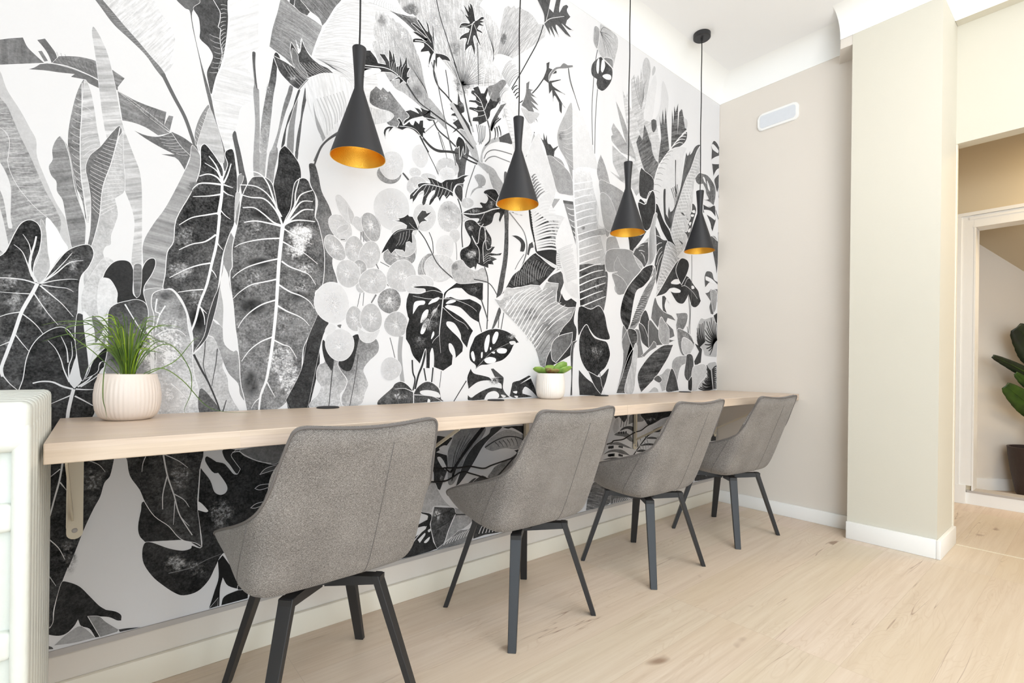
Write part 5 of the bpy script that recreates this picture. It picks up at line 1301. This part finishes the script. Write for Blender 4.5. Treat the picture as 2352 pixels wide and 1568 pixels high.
            for a, b_ in zip(A, Bq):
                dx, dz = b_[0] - a[0], b_[1] - a[1]; k = (0.07 if n < 18 else 0.015) + rnd.uniform(-0.015, 0.015); e = rnd.uniform(0.8, 1.0)
                m_ = (a[0] + dx * 0.5 - dz * k, a[1] + dz * 0.5 + dx * k); b2 = (a[0] + dx * e, a[1] + dz * e)
                ribbon(smooth([a, m_, b2], [0, 0, 0], False, 5), int(h[2]) / 10000, int(h[3]) / 10000, int(h[1]) / 255)
        elif cmd in 'EG':
            c, _ = dec(parts[1]); c = c[0]; v = [int(q) * S for q in parts[2].split(',')]; a = v[:2]; b_ = v[2:]
            pt = lambda t, r=1: (c[0] + r * (a[0] * math.cos(t) + b_[0] * math.sin(t)), c[1] + r * (a[1] * math.cos(t) + b_[1] * math.sin(t)))
            N = 36; clampx = lambda p: (min(p[0], XE - 0.004), p[1])
            if cmd == 'E':
                tone = int(h[1]) / 255; na = int(h[2]) / 100; ow = int(h[3]) / 10000
                Q = [clampx(pt(2 * math.pi * i / N, 1 + 0.025 * math.sin(3 * 2 * math.pi * i / N + tone * 40))) for i in range(N)]
                face(Q, (tone, na, 0, 1))
                layer[0] += 1
                for i in range(N):
                    face([c, Q[i], Q[(i + 1) % N]], lambda p: (0.97, 0.2, 0, 0.5 if p == c else 0.0))
                if ow > 0: layer[0] += 1; ribbon(Q, ow, ow, 0.96, closed=True)
                if True:
                    layer[0] += 1; nv = 11 if int(h[4]) else 7
                    for i in range(nv):
                        t = 2 * math.pi * (i + rnd.uniform(-0.2, 0.2)) / nv; ww = 0.0011 if int(h[4]) else 0.0007
                        ribbon([c, pt(t + 0.08, 0.45), clampx(pt(t, rnd.uniform(0.75, 0.97)))], ww, ww * 0.4, 0.93, False, 0.85)
            else:
                tone = int(h[1]) / 255; al = int(h[2]) / 100
                for r0, r1, a0, a1 in ((0, 0.5, 1, 0.7), (0.5, 1, 0.7, 0)):
                    for i in range(N):
                        t0, t1 = 2 * math.pi * i / N, 2 * math.pi * (i + 1) / N
                        q = [pt(t0, r0), pt(t0, r1), pt(t1, r1), pt(t1, r0)] if r0 else [c, pt(t0, r1), pt(t1, r1)]
                        rr = [r0, r1, r1, r0] if r0 else [0, r1, r1]
                        b0 = len(V); y = Y()
                        for p in q: V.append((min(p[0], XE - 0.004), y, p[1]))
                        F.append(list(range(b0, b0 + len(q))))
                        for r_ in rr: INK.append((tone, 0.55, 0, al * (a0 if r_ == r0 else a1) * 0.98)); UV.append((0, 0))
    me = bpy.data.meshes.new('leaf_mural'); me.from_pydata(V, [], F); me.update()
    ca = me.color_attributes.new('ink', 'FLOAT_COLOR', 'CORNER'); ul = me.uv_layers.new(name='strokes')
    flat = [c for t in INK for c in t]; ca.data.foreach_set('color', flat)
    ul.data.foreach_set('uv', [c for t in UV for c in t])
    o = bpy.data.objects.new('leaf_mural', me); C.objects.link(o); o.data.materials.append(M['mural'])
    return tag(o, 'black and white jungle leaf wallpaper mural covering the left wall', 'wallpaper')
build_mural()

# ------------------------------------------------------------------ worktop
t = thing('worktop', 'long pale wooden wall mounted worktop running under the mural', 'worktop', (0, 0, 0))
obj('board', newbox(-0.071, 1.585, -0.522, -0.012, 0.712, 0.75, bev=0.002), 'desk', t)
obj('board', newbox(1.586, XE - 0.002, -0.522, -0.012, 0.712, 0.75, bev=0.002), 'desk', t)
for x in (0.592, 1.300, 1.985, 2.765):
    b = bmesh.new(); rr = lathe(b, [(0.0, 0.0035), (0.026, 0.0035), (0.028, 0.0045), (0.033, 0.0045), (0.036, 0.002), (0.036, -0.004)], 32, x, -0.056, 0.75)
    obj('cable_grommet', b, 'rubber', t, smooth=True, autosm=40)

def bracket(x, label):
    t = thing('shelf_bracket', label, 'bracket', (x, 0, 0), 0, 'folding brackets under the worktop')
    bm = bmesh.new(); w = 0.0165
    pts = [(-w, 0.70), (-w, 0.452)] + [(w * math.cos(math.pi + math.pi * i / 8), 0.452 + w * math.sin(math.pi + math.pi * i / 8)) for i in range(9)] + [(w, 0.452), (w, 0.70)]
    prism(bm, [pts[0]] + pts[2:-2] + [pts[-1]], 'y', -0.0075, -0.0105)
    box(bm, -w, -w + 0.003, -0.026, -0.0075, 0.47, 0.70); 
    obj('wall_arm', bm, 'bracket', t)
    bm = bmesh.new(); box(bm, -w, w, -0.42, -0.015, 0.7085, 0.7115)
    obj('top_arm', bm, 'bracket', t)
    bm = bmesh.new(); 
    prism(bm, [(-0.024, 0.502), (-0.014, 0.484), (-0.415, 0.693), (-0.42, 0.706)], 'x', -0.006, -0.002)
    obj('brace', bm, 'bracket', t)
    bm = bmesh.new(); rr = lathe(bm, [(0.0, 0.004), (0.005, 0.004), (0.006, 0.001), (0.006, 0)], 16)
    for v in bm.verts: v.co = Vector((v.co.x, -0.0105 - v.co.z, 0.458 + v.co.y))
    obj('screw', bm, 'greytrim', t, smooth=True)
bracket(-0.040, 'cream folding bracket under the near end of the worktop beside the radiator')
bracket(0.88, 'cream folding bracket hidden partly by the nearest chair back')
bracket(1.515, 'cream folding bracket behind the second nearest chair back')
bracket(2.335, 'cream folding bracket in the gap between the second and third chair')
bracket(3.225, 'cream folding bracket tight to the far beige wall')

def cable(pts, label):
    bm = bmesh.new(); tube(bm, cr([(x, y, z) for x, y, z in pts], 6), 0.0032, 8)
    return tag(obj('power_cable', bm, 'rubber', None, smooth=True), label, 'cable', 'black power cables under the worktop')
cable([(0.592, -0.05, 0.70), (0.72, -0.03, 0.58), (1.019, -0.02, 0.493), (1.077, -0.02, 0.486), (1.138, -0.02, 0.479), (1.196, -0.02, 0.478), (1.266, -0.02, 0.461), (1.313, -0.02, 0.47), (1.438, -0.02, 0.49), (1.56, -0.02, 0.52), (1.985, -0.05, 0.70)], 'black power cable dipping along the wall, upper strand between first and second chair')
cable([(0.60, -0.03, 0.69), (0.75, -0.03, 0.50), (1.002, -0.025, 0.442), (1.069, -0.025, 0.435), (1.105, -0.025, 0.444), (1.152, -0.025, 0.461), (1.211, -0.025, 0.444), (1.298, -0.025, 0.412), (1.33, -0.025, 0.414), (1.422, -0.025, 0.484), (1.478, -0.025, 0.526), (1.56, -0.025, 0.56)], 'black power cable sagging lowest between the first and second chair')
cable([(1.300, -0.05, 0.70), (1.249, -0.03, 0.624), (1.161, -0.03, 0.536), (1.123, -0.03, 0.493), (1.096, -0.03, 0.468), (1.07, -0.03, 0.487)], 'black power cable dropping steeply from the worktop grommet between the first and second chair')
cable([(1.70, -0.02, 0.47), (2.078, -0.02, 0.49), (2.132, -0.02, 0.503), (2.212, -0.02, 0.504), (2.27, -0.02, 0.521), (2.322, -0.02, 0.535), (2.375, -0.02, 0.541), (2.43, -0.02, 0.562), (2.486, -0.02, 0.577), (2.558, -0.02, 0.605), (2.625, -0.02, 0.636), (2.765, -0.05, 0.70)], 'black power cable climbing to the right between the second and third chair')

# ------------------------------------------------------------------ pendant lamps
def pendant(x, z, label, first=None):
    t = thing('pendant_lamp', label, 'lamp', (x, -0.2, z), 0, 'black and gold pendant lamps over the worktop')
    out = [(0.0840, 0.0), (0.0835, 0.004), (0.0145, 0.216), (0.0138, 0.228), (0.0142, 0.242), (0.0150, 0.262), (0.0215, 0.342), (0.0212, 0.345), (0.0170, 0.345), (0.003, 0.3445)]
    bm = bmesh.new(); lathe(bm, out, 64)
    obj('lamp_shade', bm, 'shade', t, smooth=True, autosm=50)
    bm = bmesh.new(); r = lathe(bm, [(0.0840, 0.0), (0.0822, 0.0005), (0.0135, 0.213), (0.0128, 0.225), (0.002, 0.226)], 64)
    obj('shade_lining', bm, 'gold', t, smooth=True, autosm=50)
    bm = bmesh.new(); lathe(bm, [(0.001, 0.052), (0.010, 0.054), (0.019, 0.062), (0.0225, 0.074), (0.019, 0.088), (0.012, 0.102), (0.0105, 0.120), (0.0105, 0.16)], 24)
    obj('bulb', bm, 'bulb', t, smooth=True)
    top = CZ - z
    k = [(0, 0, 0.344), (0.0015, 0, 0.42), (0.001, 0.0, 0.55), (-0.002, 0, 0.70), (0.002, 0, 0.86), (-0.001, 0, 1.0), (0.001, 0, 1.12), (0, 0, top - 0.03), (0, 0, top - 0.02)]
    bm = bmesh.new(); tube(bm, cr(k, 5), 0.0027, 8); obj('cord', bm, 'cord', t, smooth=True)
    bm = bmesh.new(); rg = lathe(bm, [(0.0, top - 0.042), (0.006, top - 0.04), (0.006, top - 0.026), (0.043, top - 0.026), (0.0475, top - 0.022), (0.0475, top)], 48)
    obj('ceiling_canopy', bm, 'blackmetal', t, smooth=True, autosm=40)
pendant(0.626, 1.545, 'nearest and largest looking black cone pendant with gold lining')
pendant(1.286, 1.542, 'second nearest black cone pendant with gold lining, over the middle worktop')
pendant(1.993, 1.556, 'third black cone pendant from the camera with gold lining')
pendant(2.661, 1.572, 'farthest black cone pendant with gold lining and its round ceiling canopy showing')

# ------------------------------------------------------------------ emergency light on far wall
t = thing('wall_light', 'white rounded rectangular light fitting high on the far beige wall', 'light', (XE, -0.382, 2.468))
def rrect(w, h, r, n=8):
    P = []
    for cx, cy, a0 in ((w - r, h - r, 0), (-w + r, h - r, 90), (-w + r, -h + r, 180), (w - r, -h + r, 270)):
        for i in range(n + 1):
            a = R(a0 + 90 * i / n); P.append((cx + r * math.cos(a), cy + r * math.sin(a)))
    return P
bm = bmesh.new(); prism(bm, rrect(0.121, 0.053, 0.028), 'x', -0.012, 0.0); 
bmesh.ops.bevel(bm, geom=[e for e in bm.edges if all(abs(v.co.x + 0.012) < 1e-5 for v in e.verts)], offset=0.004, segments=2, affect='EDGES')
obj('frame', bm, 'white', t, smooth=True, autosm=40)
bm = bmesh.new(); prism(bm, rrect(0.106, 0.039, 0.017), 'x', -0.0145, -0.0119); obj('diffuser', bm, 'diff', t)

# ------------------------------------------------------------------ radiator
t = thing('radiator', 'old cast iron column radiator thick with white paint at the left edge', 'radiator', (-0.19, -0.42, 0))
XR = 0.113
def rad_section(yc, front=False):
    bm = bmesh.new()
    z1 = 0.832
    box(bm, -XR + 0.0003, XR - 0.0003, yc - 0.0243, yc + 0.0243, 0.755, z1, bev=0.012, seg=3)
    box(bm, -XR + 0.0003, XR - 0.0003, yc - 0.0243, yc + 0.0243, 0.07, 0.13, bev=0.012, seg=3)
    for cx, ww in ((XR - 0.011, 0.011), (XR - 0.057, 0.016), (0.0, 0.016), (-XR + 0.057, 0.016), (-XR + 0.011, 0.011)):
        box(bm, cx - ww, cx + ww, yc - 0.024, yc + 0.024, 0.10, 0.80, bev=0.009, seg=3)
    box(bm, -XR + 0.01, XR - 0.01, yc - 0.006, yc + 0.010, 0.09, 0.80, bev=0.004)
    for z in (0.655, 0.46, 0.27):
        for cx in (XR - 0.0315, -XR + 0.0315, 0.028, -0.028):
            box(bm, cx - 0.0125, cx + 0.0125, yc - 0.0205, yc + 0.0205, z - 0.022, z + 0.022, bev=0.008, seg=3)
    if front:
        for sx in (-1, 1):
            pts = [(sx * (XR - 0.066 + 0.022 * math.cos(a)), yc - 0.0225, 0.795 + 0.022 * math.sin(a)) for a in [R(190 + q * 10) for q in range(18)]]
            tube(bm, pts, 0.0042, 8)
    return bm
for i in range(9):
    obj('radiator_section', rad_section(-0.212 + i * 0.052, i == 0), 'radiator', t, smooth=True, autosm=45)
for x in (-0.06, 0.06):
    for y in (-0.212, 0.204):
        bm = bmesh.new(); lathe(bm, [(0.014, 0.0), (0.016, 0.012), (0.012, 0.03), (0.014, 0.09)], 16, x, y); obj('foot', bm, 'radiator', t, smooth=True)

# ------------------------------------------------------------------ chairs
def make_chair(label, loc, rz):
    t = thing('swivel_chair', label, 'chair', loc, rz, 'grey upholstered chairs along the worktop')
    half = [(0.0, -0.300, 0.752), (0.06, -0.300, 0.754), (0.12, -0.298, 0.759), (0.158, -0.295, 0.761), (0.176, -0.289, 0.752), (0.184, -0.279, 0.73), (0.193, -0.258, 0.685), (0.204, -0.232, 0.625), (0.216, -0.205, 0.582),
            (0.227, -0.165, 0.553), (0.235, -0.10, 0.527), (0.239, -0.02, 0.502), (0.238, 0.06, 0.476), (0.229, 0.125, 0.452), (0.212, 0.165, 0.432), (0.185, 0.188, 0.410), (0.13, 0.20, 0.396), (0.06, 0.206, 0.392), (0.0, 0.207, 0.392)]
    knee = [(0.0, -0.122, 0.348), (0.06, -0.122, 0.348), (0.12, -0.120, 0.348), (0.165, -0.118, 0.350), (0.185, -0.112, 0.352), (0.195, -0.105, 0.355), (0.203, -0.095, 0.358), (0.207, -0.08, 0.360), (0.209, -0.06, 0.362),
            (0.209, -0.04, 0.364), (0.207, -0.01, 0.364), (0.203, 0.03, 0.364), (0.196, 0.07, 0.363), (0.186, 0.105, 0.361), (0.170, 0.135, 0.359), (0.145, 0.158, 0.357), (0.10, 0.172, 0.355), (0.05, 0.178, 0.355), (0.0, 0.180, 0.355)]
    def mirror(h): return h + [(-x, y, z) for x, y, z in h[-2:0:-1]]
    SUBD = 6; rim = cr(mirror(half), SUBD, True); kn = cr(mirror(knee), SUBD, True); N = len(rim)
    cen = Vector((0, 0.01, 0.338))
    rings = []
    for v in [0, .015, .05, .1, .16, .22, .28, .34, .4, .46, .52, .58, .64, .7, .76, .82, .88, .94, 1.0]:
        ring = []
        for a, k in zip(rim, kn):
            k = Vector((k.x * 1.09, k.y - 0.022 * max(0.0, min(1.0, (0.02 - k.y) / 0.12)) + (0.012 if k.y > 0.1 else 0), k.z + 0.001))
            bt = cen + (Vector((k.x, k.y, 0.338)) - cen) * 0.72; bt.z = 0.343
            fb = max(0.0, min(1.0, (0.10 - k.y) / 0.215)); fb = fb * fb * (3 - 2 * fb); w2 = 0.8 + 3.2 * fb; t_ = v ; b0, b1, b2 = (1 - t_) ** 2, 2 * t_ * (1 - t_) * w2, t_ * t_
            q = (a * b0 + k * b1 + bt * b2) / (b0 + b1 + b2); ring.append(q)
        rings.append(ring)
    # outward belly on the flanks
    bm = bmesh.new(); vr = [[bm.verts.new(q) for q in ring] for ring in rings]
    for a, b in zip(vr, vr[1:]):
        for i in range(N): bm.faces.new((a[i], a[(i + 1) % N], b[(i + 1) % N], b[i]))
    bm.faces.new(vr[-1])
    sh = obj('seat_shell', bm, 'fabric', t, smooth=True)
    pf = min(sh.data.polygons, key=lambda p: (p.center - Vector((0, -0.25, 0.6))).length)
    if pf.normal.y > 0: sh.data.flip_normals()
    md = sh.modifiers.new('thick', 'SOLIDIFY'); md.thickness = 0.012; md.offset = -1; md.use_even_offset = False
    
    # piping along the rim and seams on the back
    bm = bmesh.new(); cx = Vector((0, -0.02, 0.5))
    tube(bm, [q + Vector((0, 0, 0.0005)) for q in rim], 0.0031, 8, closed=True)
    def seam(i, r=0.0010):
        pts = []
        for k in range(1, 17):
            q = rings[k][i]; q1 = rings[k][(i + 1) % N]; q2 = rings[k + 1][i]; n_ = (q1 - q).cross(q2 - q).normalized()
            if n_.dot(q - Vector((0, 0, 0.55))) < 0: n_ = -n_
            pts.append(q + n_ * 0.0004)
        tube(bm, pts, r, 6)
    seam(9 * SUBD); seam(N - 9 * SUBD); seam(1 * SUBD)
    obj('piping', bm, 'pipe', t, smooth=True)
    # cushion
    bm = bmesh.new(); n = 40
    rows = []
    for f, z in ((0.0, 0.452), (0.4, 0.451), (0.75, 0.447), (0.92, 0.438), (1.0, 0.42), (0.98, 0.395), (0.9, 0.375)):
        row = []
        for i in range(n):
            a = 2 * math.pi * i / n; ca, sa = math.cos(a), math.sin(a)
            row.append(bm.verts.new((0.182 * f * math.copysign(abs(ca) ** 0.6, ca), 0.015 + (0.165 if sa > 0 else 0.16) * f * math.copysign(abs(sa) ** 0.6, sa), z)) if f > 0 else None)
        rows.append(row)
    c0 = bm.verts.new((0, 0.015, 0.452))
    for i in range(n): bm.faces.new((c0, rows[1][i], rows[1][(i + 1) % n]))
    for a, b in zip(rows[1:], rows[2:]):
        for i in range(n): bm.faces.new((a[i], a[(i + 1) % n], b[(i + 1) % n], b[i]))
    bm.faces.new(rows[-1])
    obj('seat_cushion', bm, 'fabric', t, smooth=True)
    # swivel base
    bm = bmesh.new(); rg = lathe(bm, [(0.001, 0.340), (0.075, 0.340), (0.075, 0.332), (0.05, 0.326), (0.05, 0.312), (0.001, 0.312)], 32)
    for k in range(4):
        a = R(45 + 90 * k); u = Vector((math.cos(a), math.sin(a), 0)); p = Vector((-u.y, u.x, 0))
        vs = []
        for d, zt, zb, hw in ((0.02, 0.328, 0.298, 0.017), (0.175, 0.332, 0.312, 0.016)):
            for s, z in ((-1, zt), (1, zt), (1, zb), (-1, zb)): vs.append(bm.verts.new(u * d + p * (hw * s) + Vector((0, 0, z))))
        bm.faces.new(vs[:4]); bm.faces.new(vs[4:][::-1])
        for i in range(4): bm.faces.new((vs[i], vs[(i + 1) % 4], vs[4 + (i + 1) % 4], vs[4 + i]))
    obj('swivel_base', bm, 'blackmetal', t)
    for k in range(4):
        a = R(45 + 90 * k); u = Vector((math.cos(a), math.sin(a), 0)); p = Vector((-u.y, u.x, 0))
        bm = bmesh.new(); vs = []
        for d, z, hw, ht in ((0.160, 0.333, 0.0185, 0.010), (0.272, 0.0, 0.0135, 0.0085)):
            for s, q in ((-1, -1), (1, -1), (1, 1), (-1, 1)): vs.append(bm.verts.new(u * (d + q * ht) + p * (hw * s) + Vector((0, 0, z))))
        bm.faces.new(vs[:4]); bm.faces.new(vs[4:][::-1])
        for i in range(4): bm.faces.new((vs[i], vs[(i + 1) % 4], vs[4 + (i + 1) % 4], vs[4 + i]))
        bmesh.ops.bevel(bm, geom=list(bm.edges), offset=0.0015, segments=1, affect='EDGES')
        obj('leg', bm, 'blackmetal', t)
    return t
proto = make_chair('nearest grey fabric chair, its back filling the lower left of the photo', (0.474, -0.345, 0), R(3))
def dup(root, loc, rz, label):
    r = root.copy(); C.objects.link(r); r.location = loc; r.rotation_euler = (0, 0, rz); r['label'] = label
    for ch in list(root.children):
        c = ch.copy(); C.objects.link(c); c.parent = r; c.matrix_parent_inverse = Matrix()
    turn_base(r, -rz if abs(rz) < R(5) else 0)
    return r
def turn_base(r, a):        # the seat swivels on its base: the base keeps its own direction
    for ch in r.children:
        if ch.name.startswith(('leg', 'swivel_base')): ch.rotation_euler = (0, 0, a)
turn_base(proto, R(-4))
dup(proto, (1.200, -0.335, 0), R(0), 'second nearest grey fabric chair, in front of the small white succulent pot')
dup(proto, (1.935, -0.350, 0), R(-1), 'third grey fabric chair from the camera, second from the far wall')
dup(proto, (2.670, -0.365, 0), R(-5), 'farthest grey fabric chair, beside the far beige wall')

# ------------------------------------------------------------------ potted grass on the worktop
t = thing('potted_grass', 'arching green grass in a ribbed blush ceramic pot on the worktop near end', 'potted plant', (0.062, -0.128, 0.75))
fl = lambda a, r, z: (0.022 * (math.cos(a * 44) * 0.5 + 0.5) if 0.006 < z < 0.100 else 0) - 0.011 * (1 if 0.006 < z < 0.100 else 0)
prof = [(0.001, 0.0), (0.043, 0.0), (0.049, 0.002), (0.059, 0.010), (0.0655, 0.025), (0.0685, 0.045), (0.0685, 0.066), (0.0655, 0.090), (0.062, 0.103), (0.0605, 0.111), (0.060, 0.115), (0.0570, 0.115), (0.0565, 0.1), (0.054, 0.092)]
bm = bmesh.new(); rg = lathe(bm, prof, 176, fl=fl); obj('pot', bm, 'potblush', t, smooth=True, autosm=60)
bm = bmesh.new(); rg = lathe(bm, [(0.0008, 0.100), (0.03, 0.101), (0.056, 0.097)], 32); obj('soil', bm, 'soil', t, smooth=True)
def blade(bm, pts, w, side=None):
    P = cr(pts, 5); N = len(P); L = []; Rr = []; Mi = []
    for i, p in enumerate(P):
        tg = P[min(i + 1, N - 1)] - P[max(0, i - 1)]; s = tg.cross(side or Vector((0.3, 1, 0.1))).normalized()
        f = i / (N - 1); ww = w * min(1, (1 - f) * 2.2 + 0.06) * (0.6 + 0.4 * min(1, f * 5))
        nn = s.cross(tg).normalized()
        L.append(bm.verts.new(p + s * ww)); Rr.append(bm.verts.new(p - s * ww)); Mi.append(bm.verts.new(p + nn * ww * 0.5))
    for i in range(N - 1):
        bm.faces.new((L[i], Mi[i], Mi[i + 1], L[i + 1])); bm.faces.new((Mi[i], Rr[i], Rr[i + 1], Mi[i + 1]))
rg = random.Random(11)
bm = bmesh.new(); bm2 = bmesh.new()
for i in range(100):
    a = rg.uniform(0, 2 * math.pi); r0 = rg.uniform(0, 0.014); h = rg.uniform(0.075, 0.175); sp = rg.uniform(0.01, 0.12) * (0.4 + 0.6 * rg.random())
    if i % 7 == 0: sp = rg.uniform(0.09, 0.16); h *= 0.9
    dx, dy = math.cos(a) - 0.12, math.sin(a) * 0.75
    if dy > 0: dy *= 0.5
    drop = rg.uniform(0, 0.08) * (sp / 0.15) ** 1.5
    p0 = (dx * r0, dy * r0, 0.098); p1 = (dx * (r0 + sp * 0.12), dy * (r0 + sp * 0.12), 0.098 + h * 0.45); p2 = (dx * (r0 + sp * 0.45), dy * (r0 + sp * 0.45), 0.098 + h * 0.9)
    p3 = (dx * (r0 + sp * 0.78), dy * (r0 + sp * 0.78), 0.098 + h * 0.98 - drop * 0.35); p4 = (dx * (r0 + sp * 1.1), dy * (r0 + sp * 1.1), 0.098 + h * 0.95 - drop)
    q = [Vector(p0), Vector(p1), Vector(p2), Vector(p3), Vector(p4)]
    blade(bm2 if (i % 3 == 0 and sp < 0.08) else bm, q, rg.uniform(0.0008, 0.0016), Vector((0.64, 0.77, 0.05)))
def PX(x, z, y=0): return Vector((x, y, z))
for q in ([(-0.01, 0.10), (-0.035, 0.15), (-0.048, 0.125), (-0.050, 0.06), (-0.045, 0.03), (-0.043, 0.008)],):
    blade(bm, [Vector((x, -0.062 if z < 0.13 else -0.02, z)) for x, z in q], 0.0014, Vector((0.64, 0.77, 0.05)))
for q in ([(0.0, 0.09, 0), (0.04, 0.17, -0.02), (0.085, 0.19, -0.03), (0.125, 0.13, -0.04), (0.13, 0.07, -0.04), (0.115, 0.02, -0.04), (0.13, 0.008, -0.02)],
          [(0.0, 0.09, 0), (0.06, 0.13, -0.02), (0.11, 0.10, -0.03), (0.16, 0.035, -0.04), (0.2, 0.014, -0.05), (0.27, 0.007, -0.06)],
          [(0.0, 0.09, 0), (-0.07, 0.17, 0), (-0.12, 0.22, 0), (-0.075, 0.236, 0), (-0.03, 0.232, 0)],
          [(0.0, 0.09, 0), (0.05, 0.12, 0.01), (0.1, 0.15, 0.01), (0.14, 0.205, 0.02), (0.155, 0.215, 0.02)]):
    blade(bm, [Vector((x, y, z)) for x, z, y in q], 0.0013, Vector((0.64, 0.77, 0.05)))
obj('foliage', bm, 'grass', t, smooth=True); o = obj('young_shoots', bm2, 'grasslite', t, smooth=True); o['label'] = 'light green young shoots'

# ------------------------------------------------------------------ potted succulent
t = thing('potted_succulent', 'small green succulent in a ribbed white ceramic pot on the middle of the worktop', 'potted plant', (1.597, -0.080, 0.75))
fl2 = lambda a, r, z: (0.018 * (math.cos(a * 44) * 0.5 + 0.5) if 0.008 < z < 0.105 else 0) - 0.009 * (1 if 0.008 < z < 0.105 else 0)
prof = [(0.001, 0.0), (0.044, 0.0), (0.050, 0.002), (0.059, 0.010), (0.0645, 0.026), (0.066, 0.050), (0.065, 0.075), (0.0625, 0.098), (0.0615, 0.112), (0.061, 0.116), (0.0575, 0.116), (0.057, 0.1)]
bm = bmesh.new(); lathe(bm, prof, 176, fl=fl2); obj('pot', bm, 'potwhite', t, smooth=True, autosm=60)
bm = bmesh.new(); lathe(bm, [(0.0008, 0.106), (0.057, 0.104)], 24); obj('soil', bm, 'soil', t)
def fleshy(ang, el, length, width, base, mat, curl=0.2, roll=0):
    bm = bmesh.new(); n = 12; m_ = 10; rings = []
    d = Vector((math.cos(ang) * math.cos(el), math.sin(ang) * math.cos(el), math.sin(el))); s = Vector((-math.sin(ang), math.cos(ang), 0)); up = s.cross(d) * -1
    if up.z < 0: up = -up
    s, up = s * math.cos(roll) + up * math.sin(roll), up * math.cos(roll) - s * math.sin(roll)
    for i in range(n + 1):
        f = i / n; ww = width * (math.sin(math.pi * min(1, 0.12 + 0.80 * f ** 1.1)) ** 0.8) if f < 1 else 0.0008
        c_ = Vector(base) + d * (length * f) + up * (curl * length * f * f)
        rings.append([bm.verts.new(c_ + s * (ww * math.cos(2 * math.pi * k / m_)) + up * (ww * 0.28 * math.sin(2 * math.pi * k / m_) + abs(math.cos(2 * math.pi * k / m_)) * ww * 0.25)) for k in range(m_)])
    for a, b in zip(rings, rings[1:]):
        for k in range(m_): bm.faces.new((a[k], a[(k + 1) % m_], b[(k + 1) % m_], b[k]))
    cap(bm, rings[0]); cap(bm, rings[-1])
    return obj('leaf', bm, mat, t, smooth=True)
view = -R(39.8)  # image right direction in the XY plane
fleshy(view + math.pi, R(14), 0.085, 0.026, (0, 0, 0.112), 'succ', 0.05, R(35))
fleshy(view, R(48), 0.082, 0.028, (0.012, -0.01, 0.108), 'succ', -0.1, R(-60))
fleshy(view - 0.1, R(16), 0.090, 0.022, (0.01, -0.01, 0.112), 'succ', 0.12, R(-40))
fleshy(view - 1.5, R(20), 0.055, 0.030, (0, -0.01, 0.110), 'succred', 0.1)
fleshy(view + 1.6, R(50), 0.055, 0.030, (0, 0.0, 0.108), 'succ', 0.1)
fleshy(view - 2.2, R(40), 0.045, 0.024, (-0.005, -0.01, 0.108), 'succred', 0.1)
fleshy(view - 0.8, R(35), 0.050, 0.022, (0.0, -0.01, 0.112), 'succ', -0.1)

# ------------------------------------------------------------------ big leafed plant in the room behind the door
t = thing('potted_banana_plant', 'broad dark leaved plant in a dark brown pot beyond the doorway', 'potted plant', (5.20, -1.39, 0))
bm = bmesh.new(); lathe(bm, [(0.001, 0.0), (0.10, 0.0), (0.112, 0.02), (0.140, 0.18), (0.155, 0.30), (0.158, 0.345), (0.160, 0.355), (0.148, 0.355), (0.146, 0.32), (0.14, 0.31)], 64); obj('pot', bm, 'darkpot', t, smooth=True, autosm=50)
bm = bmesh.new(); lathe(bm, [(0.001, 0.325), (0.146, 0.318)], 24); obj('soil', bm, 'soil', t)
iv = Vector((math.cos(view), math.sin(view), 0)); up_ = Vector((0, 0, 1))
def bigleaf(pts, width, mat, stem=True, tilt=0.25):
    """pts: (right offset, height, depth offset) from the plant axis"""
    P = [iv * a + up_ * h + Vector((fw.x, fw.y, 0)) * d for a, h, d in pts]
    base = Vector((0, 0, 0.32)); Q = cr(P, 8); N = len(Q); bm = bmesh.new()
    rows = []
    for i, p in enumerate(Q):
        f = i / (N - 1); tg = (Q[min(i + 1, N - 1)] - Q[max(0, i - 1)]).normalized(); s = tg.cross(Vector((fw.x, fw.y, tilt))).normalized(); nn = s.cross(tg).normalized()
        ww = width * (math.sin(math.pi * (0.04 + 0.90 * f ** 0.75)) ** 0.65)
        rows.append([bm.verts.new(p + s * (ww * k) + nn * (abs(k) * ww * 0.25) + nn * 0.003 * math.sin(i * 2.1) * abs(k)) for k in (-1, -0.5, 0, 0.5, 1)])
    for a, b in zip(rows, rows[1:]):
        for k in range(4): bm.faces.new((a[k], a[k + 1], b[k + 1], b[k]))
    lf = obj('leaf', bm, mat, t, smooth=True); md = lf.modifiers.new('thick', 'SOLIDIFY'); md.thickness = 0.0015
    bm = bmesh.new(); tube(bm, cr([base, base + (Q[0] - base) * 0.5 + Vector((0, 0, 0.04)), Q[0]] + Q[1::3], 4), 0.008, 8, 0.0012); obj('stalk', bm, 'mleaf', lf, smooth=True)
bigleaf([(0.10, 0.93, 0), (0.02, 1.03, 0), (-0.06, 1.12, 0), (-0.16, 1.22, 0)][::-1][::-1], 0.115, 'dleaf')
bigleaf([(0.02, 0.84, 0), (-0.10, 0.90, 0), (-0.20, 0.95, 0), (-0.33, 1.01, 0)], 0.036, 'dleaf')
bigleaf([(0.08, 0.70, -0.02), (0.0, 0.77, -0.02), (-0.1, 0.82, -0.02), (-0.185, 0.89, -0.02)], 0.040, 'mleaf')
bigleaf([(0.06, 0.56, -0.04), (-0.05, 0.63, -0.04), (-0.16, 0.71, -0.04), (-0.275, 0.80, -0.04)], 0.080, 'mleaf')
bigleaf([(0.12, 0.95, -0.04), (0.22, 1.10, -0.04), (0.33, 1.2, -0.04)], 0.10, 'dleaf')
bigleaf([(0.12, 0.65, -0.04), (0.25, 0.75, -0.04), (0.36, 0.78, -0.04)], 0.09, 'mleaf')
